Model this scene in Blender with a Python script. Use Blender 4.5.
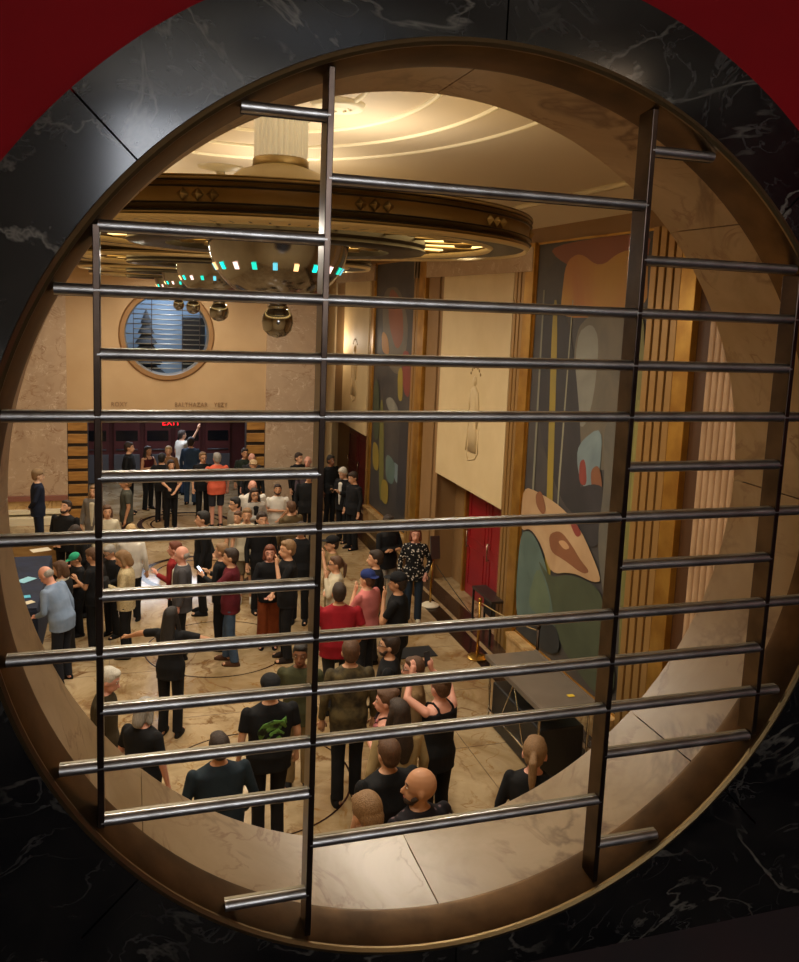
import bpy, bmesh, math, random
import numpy as np
from mathutils import Vector, Matrix
random.seed(4)
for o in list(bpy.data.objects): bpy.data.objects.remove(o)
SC = bpy.context.scene
COL = SC.collection
PI = math.pi

# ------------------------------------------------------------------ camera
F, YAW, PIT, ROL = 862.8, 0.30896, 0.14179, 0.04109
ZC = 4.93                       # height of the porthole centre over the lobby floor
CAM = np.array([-0.73107, -1.70878, 0.46793 + ZC])
PPX, PPY = 399.5, 430.0
def _axes():
    cy, sy, cp, sp, cr, sr = math.cos(YAW), math.sin(YAW), math.cos(PIT), math.sin(PIT), math.cos(ROL), math.sin(ROL)
    f = np.array([sy*cp, cy*cp, -sp]); r = np.array([cy, -sy, 0.0]); u = np.cross(r, f)
    return np.array([cr*r + sr*u, -sr*r + cr*u, f])
AX = _axes()
def hit(x, y, ax, v):
    """point of the plane coordinate[ax]=v seen at photo pixel x,y"""
    d = np.array([(x-PPX)/F, -(y-PPY)/F, 1.0]) @ AX
    return CAM + d*((v-CAM[ax])/d[ax])
cd = bpy.data.cameras.new('camera'); cam = bpy.data.objects.new('camera', cd); COL.objects.link(cam)
mw = Matrix.Identity(4)
for i in range(3):
    mw[i][0], mw[i][1], mw[i][2], mw[i][3] = AX[0][i], AX[1][i], -AX[2][i], CAM[i]
cam.matrix_world = mw
cd.sensor_fit = 'HORIZONTAL'; cd.sensor_width = 36; cd.lens = F/799*36; cd.shift_y = -51/799
cd.clip_start = .02; cd.clip_end = 100
SC.camera = cam
SC.view_settings.view_transform = 'Standard'; SC.view_settings.look = 'None'; SC.view_settings.gamma = 1
SC.view_settings.use_curve_mapping = False
SC.view_settings.exposure = 0.12

# ------------------------------------------------------------------ world and large lights
w = bpy.data.worlds.new('world'); SC.world = w; w.use_nodes = True
w.node_tree.nodes['Background'].inputs[0].default_value = (.02, .015, .012, 1)
w.node_tree.nodes['Background'].inputs[1].default_value = .05
def lamp(kind, name, loc, power, color, size=.1, aim=None, **kw):
    l = bpy.data.lights.new(name, kind); l.energy = power; l.color = color
    if kind == 'AREA': l.shape = kw.get('shape', 'DISK'); l.size = size; 
    else: l.shadow_soft_size = size
    if kind == 'AREA' and 'size_y' in kw: l.size_y = kw['size_y']
    if kind == 'SPOT': l.spot_size = kw.get('angle', 2.4); l.spot_blend = .9
    o = bpy.data.objects.new(name, l); COL.objects.link(o); o.location = loc
    if aim is not None:
        o.rotation_euler = (Vector(aim)-Vector(loc)).to_track_quat('-Z', 'Y').to_euler()
    return o
WARM = (1, .915, .77); AMBER = (1, .66, .34); COOL = (.80, .88, 1)
CH = [(.30, 4.5), (.30, 8.65), (.30, 12.8), (.30, 16.95)]          # chandelier axes
K_UP, K_DOWN = 50, 145
for (cx, cy) in CH:
    for k in range(3):
        a = k*2*PI/3+.9
        lamp('SPOT', 'uplight', (cx+1.3*math.cos(a), cy+1.3*math.sin(a), 6.10), K_UP, (1, .90, .72), .12, (cx+1.35*math.cos(a), cy+1.35*math.sin(a), 9), angle=2.9)
    for k in range(5):
        a = k*2*PI/5+.3
        px, py = cx+1.58*math.cos(a), cy+1.58*math.sin(a)
        lamp('SPOT', 'downlight', (px, py, 5.79), K_DOWN, WARM, .05, (px+2.4*math.cos(a), py+2.4*math.sin(a), 0), angle=2.9)
# lounge on this side of the wall: added fill from below and one small ceiling lamp
for wx in (-1.3, .3):                        # unseen area lights, added to brighten the ceiling that the rods reflect
    lamp('AREA', 'lounge_fill', (wx, -3.3, 4.9), 12, (1, .93, .84), 1.0, (wx, -3.3, 7))
lamp('AREA', 'lounge_light', (1.7, -2.7, 6.64), 3, (1, .72, .48), .5, (1.7, -2.7, 0))
lamp('POINT', 'alcove_fill', (4.65, 21.8, 4.4), 26, WARM, .2)  # fill light without a fitting, added to brighten the dark alcove
# area lights in the outer vestibule and in the room behind the far opening
lamp('AREA', 'vestibule_light', (.25, 22.2, 2.6), 65, COOL, 3.2, (.25, 21.6, 0), shape='RECTANGLE', size_y=1.0)
lamp('AREA', 'far_room_light', (.25, 21.2, 5.9), 55, (.72, .84, 1), 1.2, (.25, 21.4, 4))

# ------------------------------------------------------------------ materials
def lin(h):
    h = h.lstrip('#'); v = [int(h[i:i+2], 16)/255 for i in (0, 2, 4)]
    return tuple([(c/12.92 if c <= .04045 else ((c+.055)/1.055)**2.4) for c in v]) + (1,)
_M = {}
def mat(name, col='#808080', rough=.5, metal=0., col2=None, scale=6., fac=(.35, .65), detail=4., dist=0.,
        bump=0., bscale=None, emit=None, estr=0., coat=0., stretch=None, spec=.5, kind='noise', sss=0.):
    if name in _M: return _M[name]
    m = bpy.data.materials.new(name); m.use_nodes = True; nt = m.node_tree; N = nt.nodes; L = nt.links
    b = N['Principled BSDF']; b.inputs['Base Color'].default_value = lin(col)
    b.inputs['Roughness'].default_value = rough; b.inputs['Metallic'].default_value = metal
    b.inputs['Specular IOR Level'].default_value = spec
    if coat: b.inputs['Coat Weight'].default_value = coat; b.inputs['Coat Roughness'].default_value = .08
    if emit: b.inputs['Emission Color'].default_value = lin(emit); b.inputs['Emission Strength'].default_value = estr
    tc = N.new('ShaderNodeTexCoord'); mp = N.new('ShaderNodeMapping'); L.new(tc.outputs['Object'], mp.inputs[0])
    if stretch: mp.inputs['Scale'].default_value = stretch
    if col2:
        if kind == 'noise':
            t = N.new('ShaderNodeTexNoise'); t.inputs['Scale'].default_value = scale; t.inputs['Detail'].default_value = detail
            t.inputs['Distortion'].default_value = dist; src = t.outputs['Fac']
        elif kind == 'voronoi':
            t = N.new('ShaderNodeTexVoronoi'); t.inputs['Scale'].default_value = scale; src = t.outputs['Distance']
        elif kind == 'wave':
            t = N.new('ShaderNodeTexWave'); t.inputs['Scale'].default_value = scale; t.inputs['Distortion'].default_value = dist
            t.inputs['Detail'].default_value = detail; src = t.outputs['Fac']
        L.new(mp.outputs[0], t.inputs['Vector'])
        r = N.new('ShaderNodeValToRGB'); r.color_ramp.elements[0].position = fac[0]; r.color_ramp.elements[1].position = fac[1]
        r.color_ramp.elements[0].color = lin(col); r.color_ramp.elements[1].color = lin(col2)
        L.new(src, r.inputs[0]); L.new(r.outputs[0], b.inputs['Base Color'])
    if bump:
        t = N.new('ShaderNodeTexNoise'); t.inputs['Scale'].default_value = bscale or scale; t.inputs['Detail'].default_value = 3
        L.new(mp.outputs[0], t.inputs['Vector'])
        bp = N.new('ShaderNodeBump'); bp.inputs['Strength'].default_value = bump; bp.inputs['Distance'].default_value = .02
        L.new(t.outputs['Fac'], bp.inputs['Height']); L.new(bp.outputs[0], b.inputs['Normal'])
    _M[name] = m
    return m

def marble(name, base, base2, vein, rough=.18, scale=1.6, vscale=2.2, vwidth=.035, vein2=None, coat=0., spots=None, warp=.9):
    """stone: cloudy ground, thin distorted veins"""
    if name in _M: return _M[name]
    m = bpy.data.materials.new(name); m.use_nodes = True; nt = m.node_tree; N = nt.nodes; L = nt.links
    b = N['Principled BSDF']; b.inputs['Roughness'].default_value = rough
    if coat: b.inputs['Coat Weight'].default_value = coat; b.inputs['Coat Roughness'].default_value = .05
    tc = N.new('ShaderNodeTexCoord')
    n1 = N.new('ShaderNodeTexNoise'); n1.inputs['Scale'].default_value = scale; n1.inputs['Detail'].default_value = 6; n1.inputs['Roughness'].default_value = .62
    n1.inputs['Distortion'].default_value = 1.2
    L.new(tc.outputs['Object'], n1.inputs['Vector'])
    r1 = N.new('ShaderNodeValToRGB'); r1.color_ramp.elements[0].position = .38; r1.color_ramp.elements[1].position = .66
    r1.color_ramp.elements[0].color = lin(base); r1.color_ramp.elements[1].color = lin(base2); L.new(n1.outputs['Fac'], r1.inputs[0])
    prev = r1.outputs[0]
    for i, (vc, sc, wd) in enumerate([(vein, vscale, vwidth)] + ([(vein2, vscale*2.3, vwidth*.8)] if vein2 else [])):
        nd = N.new('ShaderNodeTexNoise'); nd.inputs['Scale'].default_value = sc; nd.inputs['Detail'].default_value = 5
        nd.inputs['Distortion'].default_value = warp; nd.inputs['Roughness'].default_value = .55
        mp = N.new('ShaderNodeMapping'); mp.inputs['Location'].default_value = (3.1*i, 1.7, 5.*i); mp.inputs['Scale'].default_value = (1, .8, 1.25)
        L.new(tc.outputs['Object'], mp.inputs[0]); L.new(mp.outputs[0], nd.inputs['Vector'])
        r = N.new('ShaderNodeValToRGB'); e = r.color_ramp.elements
        e[0].position = .5-wd; e[0].color = (0, 0, 0, 1); e[1].position = .5+wd; e[1].color = (0, 0, 0, 1)
        q = e.new(.5); q.color = (1, 1, 1, 1)
        L.new(nd.outputs['Fac'], r.inputs[0])
        # break the veins up
        nb = N.new('ShaderNodeTexNoise'); nb.inputs['Scale'].default_value = sc*1.3; nb.inputs['Detail'].default_value = 2
        L.new(tc.outputs['Object'], nb.inputs['Vector'])
        rb = N.new('ShaderNodeValToRGB'); rb.color_ramp.elements[0].position = .42; rb.color_ramp.elements[1].position = .62; L.new(nb.outputs['Fac'], rb.inputs[0])
        mu = N.new('ShaderNodeMath'); mu.operation = 'MULTIPLY'; L.new(r.outputs[0], mu.inputs[0]); L.new(rb.outputs[0], mu.inputs[1])
        mx = N.new('ShaderNodeMix'); mx.data_type = 'RGBA'; L.new(mu.outputs[0], mx.inputs[0]); L.new(prev, mx.inputs[6]); mx.inputs[7].default_value = lin(vc)
        prev = mx.outputs[2]
    L.new(prev, b.inputs['Base Color'])
    _M[name] = m
    return m

black_marble = marble('black_marble', '#0c0c0d', '#23211e', '#6a645a', .12, 1.8, 2.0, .018, '#3c3936', warp=1.6)
tan_marble = marble('tan_marble', '#b4966c', '#ccb088', '#80603e', .34, 2.0, 2.0, .03, '#a07c58')
floor_stone = marble('floor_stone', '#8c7452', '#b6a07e', '#705032', .13, .9, 1.1, .03, '#86602f')
pillar_stone = marble('pillar_stone', '#b39a82', '#bfa68c', '#9c7c62', .2, .9, 1.4, .02, '#d8c4ae')
base_stone = marble('base_stone', '#b08a58', '#d0b07c', '#7a5230', .2, 2.0, 2.4, .03)
dark_marble = marble('dark_marble', '#2c1d17', '#3a2a20', '#5a4434', .2, 2.0, 2.4, .02)
red_paint = mat('red_paint', '#7c040a', .8, col2='#6c0408', scale=1.5, spec=.15)
bronze = mat('bronze', '#6b5134', .38, .85, col2='#4c3822', scale=9, bump=.05)
gold_lip = mat('gold_lip', '#86704c', .34, .9)
steel = mat('bar_metal', '#bcbab8', .38, 1.0, col2='#9c9894', scale=14, bump=.03, bscale=30)
groove_metal = mat('groove_metal', '#0c0a09', .5, .3)
strip_metal = mat('strip_metal', '#968a70', .5, .6)
blade_metal = mat('blade_metal', '#5a4c42', .28, .95, col2='#3e332d', scale=8, bump=.03)
gold = mat('gold_leaf', '#c79a48', .36, .75, col2='#a97a34', scale=3, bump=.12, bscale=14)
reed_m = mat('reed_gold', '#a5804c', .42, .5)
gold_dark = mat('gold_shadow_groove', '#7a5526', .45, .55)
brass = mat('brass', '#b08a46', .25, .95)
cream_wall = mat('cream_wall', '#d4bd92', .6, col2='#ccb488', scale=1.5)
far_beige = mat('far_beige', '#c4a47c', .6, col2='#bc9b72', scale=1.2)
brown_wall = mat('brown_wall', '#8f6e48', .55, col2='#86663f', scale=1.5)
ceiling_paint = mat('ceiling_paint', '#c4b49c', .7)
trim_paint = mat('trim_paint', '#e6dcc0', .6)
dark_wood = mat('dark_wood', '#2a201a', .4)
slat_wood = mat('slat_wood', '#b0803f', .45, col2='#8f632c', scale=2.5, stretch=(1, 1, 6))
door_red = mat('door_red', '#8e121a', .35, col2='#7e0e16', scale=2)
door_maroon = mat('door_maroon', '#54171a', .35, col2='#481214', scale=2)
chrome = mat('chrome', '#b9b2a6', .12, 1.0)
black_plastic = mat('black_plastic', '#121214', .45)
grey_top = mat('grey_top', '#6c6258', .3, col2='#645a50', scale=4)

# ------------------------------------------------------------------ mesh helpers
class MB:
    def __init__(s): s.v = []; s.f = []; s.mi = []; s.m = []
    def idx(s, m):
        if m not in s.m: s.m.append(m)
        return s.m.index(m)
    def add(s, v, f, m=None):
        n = len(s.v); s.v += [tuple(map(float, q)) for q in v]; s.f += [tuple(i+n for i in q) for q in f]
        s.mi += [s.idx(m) if m else 0]*len(f)
    def box(s, a, b, m=None):
        x0, y0, z0 = a; x1, y1, z1 = b
        v = [(x0,y0,z0),(x1,y0,z0),(x1,y1,z0),(x0,y1,z0),(x0,y0,z1),(x1,y0,z1),(x1,y1,z1),(x0,y1,z1)]
        s.add(v, [(0,3,2,1),(4,5,6,7),(0,1,5,4),(1,2,6,5),(2,3,7,6),(3,0,4,7)], m)
    def tube(s, pts, r, n=12, m=None, caps=True, ry=None, closed=False):
        """tube along points; r number or list; ry: optional second radius list"""
        P = [Vector(p) for p in pts]; k = len(P)
        R = r if isinstance(r, (list, tuple)) else [r]*k
        RY = ry if ry is not None else R
        if not isinstance(RY, (list, tuple)): RY = [RY]*k
        vs = []; up = None
        for i in range(k):
            d = (P[(i+1) % k]-P[i-1]) if closed else (P[min(i+1, k-1)]-P[max(i-1, 0)])
            d.normalize()
            if up is None:
                a = Vector((0, 1, 0)) if abs(d.y) < .9 else Vector((1, 0, 0)); x = a.cross(d).normalized()
            else:
                x = (up - d*up.dot(d)).normalized()
            up = x; y = d.cross(x)
            for j in range(n):
                t = 2*PI*j/n; vs.append(P[i] + x*(R[i]*math.cos(t)) + y*(RY[i]*math.sin(t)))
        fs = [(i*n+j, i*n+(j+1) % n, ((i+1) % k)*n+(j+1) % n, ((i+1) % k)*n+j) for i in range(k if closed else k-1) for j in range(n)]
        if caps and not closed: fs += [tuple(range(n-1, -1, -1)), tuple((k-1)*n+j for j in range(n))]
        s.add(vs, fs, m)
    def capsule(s, p0, p1, r0, r1, n=12, m=None):
        p0 = Vector(p0); p1 = Vector(p1); d = (p1-p0); L = d.length; d.normalize() if L > 1e-6 else d
        if L < 1e-6: d = Vector((0, 0, 1))
        pts = []; rr = []
        for t in (-.98, -.8, -.5): pts.append(p0+d*(r0*t)); rr.append(r0*math.sqrt(1-t*t))
        pts.append(p0); rr.append(r0); pts.append(p1); rr.append(r1)
        for t in (.5, .8, .98): pts.append(p1+d*(r1*t)); rr.append(r1*math.sqrt(1-t*t))
        s.tube(pts, rr, n, m)
    def ball(s, c, r, n=14, m=None):
        """ellipsoid"""
        if not isinstance(r, (list, tuple)): r = (r, r, r)
        k = n//2; vs = []
        for i in range(1, k):
            ph = PI*i/k
            for j in range(n): t = 2*PI*j/n; vs.append((c[0]+r[0]*math.sin(ph)*math.cos(t), c[1]+r[1]*math.sin(ph)*math.sin(t), c[2]+r[2]*math.cos(ph)))
        a = len(vs); vs += [(c[0], c[1], c[2]+r[2]), (c[0], c[1], c[2]-r[2])]
        fs = [(i*n+j, (i+1)*n+j, (i+1)*n+(j+1) % n, i*n+(j+1) % n) for i in range(k-2) for j in range(n)]
        fs += [(a, j, (j+1) % n) for j in range(n)] + [(a+1, (k-2)*n+(j+1) % n, (k-2)*n+j) for j in range(n)]
        s.add(vs, fs, m)
    def loft(s, secs, n=18, m=None, cap=True):
        """secs: (z, rx, ry[, cx, cy])"""
        vs = []
        for q in secs:
            z, rx, ry = q[:3]; cx, cy = (q[3], q[4]) if len(q) > 3 else (0, 0)
            for j in range(n):
                t = 2*PI*j/n; c, d = math.cos(t), math.sin(t)
                c = math.copysign(abs(c)**.85, c); d = math.copysign(abs(d)**.85, d)
                vs.append((cx+rx*c, cy+ry*d, z))
        k = len(secs)
        fs = [(i*n+j, i*n+(j+1) % n, (i+1)*n+(j+1) % n, (i+1)*n+j) for i in range(k-1) for j in range(n)]
        if cap: fs += [tuple(range(n-1, -1, -1)), tuple((k-1)*n+j for j in range(n))]
        s.add(vs, fs, m)
    def lathe(s, prof, c=(0, 0, 0), n=64, m=None, a0=0, a1=2*PI, axis='z', sx=1, sy=1):
        """prof: closed or open list of (r, h)"""
        full = abs(a1-a0-2*PI) < 1e-6; k = len(prof); nn = n if full else n+1
        vs = []
        for i in range(nn):
            t = a0+(a1-a0)*i/n
            for (r, h) in prof:
                if axis == 'z': vs.append((c[0]+sx*r*math.cos(t), c[1]+sy*r*math.sin(t), c[2]+h))
                else: vs.append((c[0]+r*math.cos(t), c[1]+h, c[2]+r*math.sin(t)))
        fs = []
        for i in range(n):
            i2 = (i+1) % nn
            for j in range(k-1): fs.append((i*k+j, i2*k+j, i2*k+j+1, i*k+j+1))
        if not full and prof[0] == prof[-1]:
            fs += [tuple(range(k-1)), tuple(n*k+j for j in range(k-2, -1, -1))]
        s.add(vs, fs, m)
    def prism(s, poly, a, b, ax, m=None):
        """polygon in the two other axes, extruded from a to b along ax"""
        def P(q, v):
            l = list(q); l.insert(ax, v); return l
        n = len(poly)
        s.add([P(q, a) for q in poly]+[P(q, b) for q in poly], [tuple(range(n)), tuple(range(2*n-1, n-1, -1))]+[(i, (i+1) % n, n+(i+1) % n, n+i) for i in range(n)], m)
    def build(s, name, m=None, parent=None, smooth=False, loc=None, bevel=0):
        me = bpy.data.meshes.new(name); me.from_pydata(s.v, [], s.f)
        if m and not s.m: s.m = [m]
        for q in s.m: me.materials.append(q)
        if len(s.m) > 1: me.polygons.foreach_set('material_index', s.mi)
        bm = bmesh.new(); bm.from_mesh(me); bmesh.ops.recalc_face_normals(bm, faces=bm.faces); bm.to_mesh(me); bm.free()
        if smooth: me.polygons.foreach_set('use_smooth', [True]*len(me.polygons))
        o = bpy.data.objects.new(name, me); COL.objects.link(o)
        if parent: o.parent = parent
        if loc is not None: o.location = loc
        if bevel:
            q = o.modifiers.new('bevel', 'BEVEL'); q.width = bevel; q.segments = 2; q.limit_method = 'ANGLE'
        if smooth == 'auto':
            for p in me.polygons: p.use_smooth = True
            me.set_sharp_from_angle(angle=.7)
        return o
def tag(o, label=None, cat=None, group=None, kind=None):
    if label: o['label'] = label
    if cat: o['category'] = cat
    if group: o['group'] = group
    if kind: o['kind'] = kind
    return o
def empty(name, loc, rz=0):
    o = bpy.data.objects.new(name, None); COL.objects.link(o); o.location = loc; o.rotation_euler = (0, 0, rz); o.empty_display_size = .1
    return o
def struct(mb, name, m=None, smooth=False, parent=None, bevel=0):
    o = mb.build(name, m, parent, smooth, bevel=bevel)
    if not parent: o['kind'] = 'structure'
    return o
def bx(a, b, m=None):
    q = MB(); q.box(a, b, m); return q
def children(o): return [c for c in bpy.data.objects if c.parent == o]
def copy_tree(o, parent=None):
    c = o.copy(); COL.objects.link(c); c.parent = parent
    for ch in children(o): copy_tree(ch, c)
    return c

# ------------------------------------------------------------------ the near wall with the round opening
X0, X1, WX = -4.6, 5.6, 5.13
def holed(y0, y1, R, xa, xb, za, zb, m, name, n=96):
    """wall plate between y0 and y1 with a round hole R at the porthole centre"""
    q = MB(); ring = []
    for i in range(n):
        t = 2*PI*i/n; c, s_ = math.cos(t), math.sin(t)
        k = min([(v/c) for v in ((xb if c > 0 else xa),) if abs(c) > 1e-6] + [(v/s_) for v in ((zb-ZC if s_ > 0 else za-ZC),) if abs(s_) > 1e-6])
        ring.append((R*c, R*s_, k*c, k*s_))
    cors = [(xb, zb-ZC), (xa, zb-ZC), (xa, za-ZC), (xb, za-ZC)]
    for i in range(n):
        a, b = ring[i], ring[(i+1) % n]
        t0, t1 = math.atan2(a[3], a[2]) % (2*PI), math.atan2(b[3], b[2]) % (2*PI)
        if t1 <= t0-1e-9: t1 += 2*PI
        mid = [cc for cc in cors if t0+1e-6 < (math.atan2(cc[1], cc[0]) % (2*PI)) < t1-1e-6]
        for y in (y0, y1):
            pl = [(a[0], y, ZC+a[1]), (a[2], y, ZC+a[3])] + [(cc[0], y, ZC+cc[1]) for cc in mid] + [(b[2], y, ZC+b[3]), (b[0], y, ZC+b[1])]
            q.add(pl, [tuple(range(len(pl)))], m)
        q.add([(a[0], y0, ZC+a[1]), (b[0], y0, ZC+b[1]), (b[0], y1, ZC+b[1]), (a[0], y1, ZC+a[1])], [(0, 1, 2, 3)], m)
    return struct(q, name, m)
RO = 1.165
LZ = 3.84                                                    # lounge floor
holed(.012, .06, RO-.004, -3.2, 3.2, LZ-.3, 6.7, red_paint, 'wall_near')
holed(.36, .40, .994, X0, X1, 0, 6.9, cream_wall, 'wall_hall_side')
# black marble surround: eight slabs with hairline joints
q = MB()
for k in range(8):
    a0 = k*PI/4+.0018; a1 = (k+1)*PI/4-.0018
    q.lathe([(1.0, -.02), (RO, -.02), (RO, .03), (1.0, .03), (1.0, -.02)], (0, 0, ZC), 24, None, a0, a1, 'y')
struct(q, 'trim_1', black_marble)
# black marble dado under and beside the surround
q = MB(); n = 64; top = ZC-.42
pl = []
a_s = math.asin(-.42/RO)
arc = [(RO*math.cos(t), ZC+RO*math.sin(t)) for t in np.linspace(PI-a_s, 2*PI+a_s, n)]
for i in range(n-1):
    (x_a, z_a), (x_b, z_b) = arc[i], arc[i+1]
    q.add([(x_a, -.019, z_a), (x_a, -.019, LZ), (x_b, -.019, LZ), (x_b, -.019, z_b)], [(0, 1, 2, 3)])
q.box((-3.2, -.019, LZ), (arc[0][0], .012, top)); q.box((arc[-1][0], -.019, LZ), (3.2, .012, top))
struct(q, 'trim_2', black_marble)
# bronze liner of the opening and its bright lip
q = MB()
q.lathe([(.99, -.018), (1.002, -.018), (1.002, .085), (.974, .085), (.974, .075), (.984, .0), (.99, -.018)], (0, 0, ZC), 160, bronze, axis='y')
liner = struct(q, 'trim_3', bronze, 'auto')
q = MB(); q.lathe([(.990, -.024), (.996, -.030), (1.005, -.026), (1.008, -.018), (.990, -.018), (.990, -.024)], (0, 0, ZC), 160, gold_lip, axis='y')
struct(q, 'trim_4', gold_lip, 'auto')
# tan marble reveal, eight curved slabs
q = MB()
for k in range(8):
    a0 = k*PI/4+.0016; a1 = (k+1)*PI/4-.0016
    q.lathe([(.992, .085), (1.01, .085), (1.01, .398), (.992, .398), (.992, .085)], (0, 0, ZC), 24, None, a0, a1, 'y')
struct(q, 'trim_5', tan_marble, 'auto')
q = MB(); q.lathe([(1.012, .08), (1.03, .08), (1.03, .396), (1.012, .396), (1.012, .08)], (0, 0, ZC), 96, dark_wood, axis='y'); struct(q, 'trim_6', dark_wood)

# ------------------------------------------------------------------ grille in the opening
grille = empty('window_grille', (0, 0, ZC-.985))
tag(grille, 'dark metal grille of upright blades and round cross rods filling the near round opening', 'grille')
BX = [-.784, -.354, .364, .795]
Z0, DZ = .8276, .11776
G = Vector(grille.location)
for xb in BX:
    h = math.sqrt(.984**2-xb*xb)
    q = MB(); q.box((xb-.0065, -.012, ZC-h-G.z), (xb+.0065, .044, ZC+h-G.z))
    q.build('blade', blade_metal, grille, bevel=.0015)
cols = {1: [3, 5, 7, 9, 11], 2: [0, 2, 3, 4, 5, 6, 7, 8, 9, 10, 11, 12, 14], 3: [1, 3, 4, 5, 7, 9, 10, 11, 13],
        4: [0, 2, 3, 4, 5, 6, 7, 8, 9, 10, 11, 12, 14], 5: [3, 5, 7, 9, 11]}
for c, ks in cols.items():
    for k in ks:
        z = Z0-DZ*k; h = math.sqrt(max(.98**2-z*z, 0))
        xa = -h if c == 1 else max(BX[c-2], -h); xb = h if c == 5 else min(BX[c-1], h)
        if c == 5 and BX[3] > h: continue
        q = MB(); zc = z+ZC-G.z
        q.tube([(xa, .0, zc+.001), (xb, .0, zc+.001)], .0112, 28, steel, ry=.0122)
        # flat bar behind the half-round rod, its top edge a little higher
        q.box((xa, .003, zc-.011), (xb, .0125, zc+.0116), groove_metal); q.box((xa, .004, zc+.0116), (xb, .0125, zc+.0124), strip_metal)
        q.build('rod', None, grille, 'auto')

# ------------------------------------------------------------------ lounge on this side (reflected in the marble)
struct(bx((-3.2, -4.6, LZ-.1), (3.2, .01, LZ)), 'floor_lounge', mat('lounge_carpet', '#30292a', .85, col2='#3a2a2a', scale=4))
q = MB(); q.box((-3.2, -4.6, 6.7), (3.2, .01, 6.8))
struct(q, 'ceiling_lounge', mat('lounge_ceiling', '#c8bca8', .6))
q = MB()
for (cx, cy, R) in ((.25, -2.75, .72), (1.75, -2.75, .72), (-1.25, -2.75, .72)):
    for r in (R, R*.86, R*.72): q.lathe([(r-.04, 0), (r-.03, -.05), (r+.03, -.05), (r+.04, 0)], (cx, cy, 6.7), 72)
struct(q, 'trim_ceiling_lounge', trim_paint, True)
q = MB()
for cx in (.25, 1.75, -1.25): q.lathe([(0, -.004), (.5, -.004)], (cx, -2.75, 6.7), 48)
struct(q, 'trim_ceiling_lounge_inner', mat('roundel_dark', '#4a443a', .5))
fill_glow = mat('fill_glow_panel', '#c8d4e4', .3, emit='#e4e8f0', estr=13.0)
for k, wx in enumerate((-.35, .65)):              # glowing panels behind the viewer, added so the rods catch bright reflections
    q = MB(); q.box((wx-.46, -4.6, 5.75), (wx+.46, -4.57, 6.6), fill_glow)
    for u in (-.46, 0, .46): q.box((wx+u-.02, -4.6, 5.73), (wx+u+.02, -4.54, 6.62), dark_wood)
    for v in (5.72, 6.58): q.box((wx-.48, -4.6, v), (wx+.48, -4.54, v+.04), dark_wood)
    struct(q, 'window_%d' % (k+2))
q = MB(); q.box((-3.3, -4.7, LZ), (3.3, -4.6, 6.7)); struct(q, 'wall_back', mat('lounge_back_wall', '#a89c8c', .6))
q = MB(); q.box((-3.3, -4.6, LZ), (-3.2, .01, 6.7)); struct(q, 'wall_lounge_left', red_paint)
q = MB(); q.box((3.2, -4.6, LZ), (3.3, .01, 6.7)); struct(q, 'wall_lounge_right', red_paint)

# ------------------------------------------------------------------ the great hall: floor, side wall, ceiling
q = MB(); q.box((X0, .4, -.1), (WX+.5, 24.4, 0)); struct(q, 'floor', floor_stone)
inlay = mat('inlay_stone', '#2a1c14', .16, col2='#3a281c', scale=3)
medal = marble('medallion_stone', '#8a6c48', '#b39670', '#5c4128', .1, 1.2, 1.6, .03)
for k, yy in enumerate((7.45, 11.4, 15.3, 19.2)):
    q = MB(); cx = .62
    q.lathe([(0, .002), (1.10, .002)], (cx, yy, 0), 72, medal if k > 1 else floor_stone)
    if k > 1:
        q.lathe([(1.02, .003), (1.14, .003)], (cx, yy, 0), 72, inlay); q.lathe([(.80, .004), (.84, .004)], (cx, yy, 0), 72, inlay)
    else: q.lathe([(1.10, .003), (1.125, .003)], (cx, yy, 0), 72, inlay)
    struct(q, 'trim_%d' % (7+k))
seam = mat('floor_joint', '#5a4128', .4)
q = MB()
for yy in np.arange(1.4, 22, 1.55): q.box((X0, yy, 0), (4.3, yy+.008, .0015))
for xx in (-3.4, -2.2, -1.0, 2.2, 3.3): q.box((xx, .4, 0), (xx+.008, 20, .0015))
q.box((2.55, 6.1, 0), (2.63, 7.1, .002)); struct(q, 'trim_11', seam)
# dark stone border strip along the side wall
q = MB(); q.box((4.42, .4, 0), (4.72, 20.5, .004)); struct(q, 'trim_12', mat('border_stone', '#20140f', .2))
q = MB(); q.box((4.80, .4, 0), (WX, 20.5, .006), dark_marble); struct(q, 'trim_13', marble('border_marble', '#4a3626', '#7c6248', '#c0a080', .2, 4., 5., .05))

ZT = 6.42
# side wall as built-up pieces
RY0, RY1 = 10.85, 14.1                  # doorway recess
for ba, bb in (((WX, .4, 0), (WX+.5, RY0, 6.9)), ((WX, RY1, 0), (WX+.5, 19.25, 6.9)), ((WX, RY0, 2.25), (WX+.5, RY1, 6.9)), ((WX, 19.25, 2.12), (WX+.5, 23.2, 6.9)), ((WX+.14, 19.25, 0), (WX+.5, 23.2, 2.12)), ((WX+.42, RY0, 0), (WX+.5, RY1, 2.25))):
    struct(bx(ba, bb), 'wall_right', brown_wall)
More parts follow.
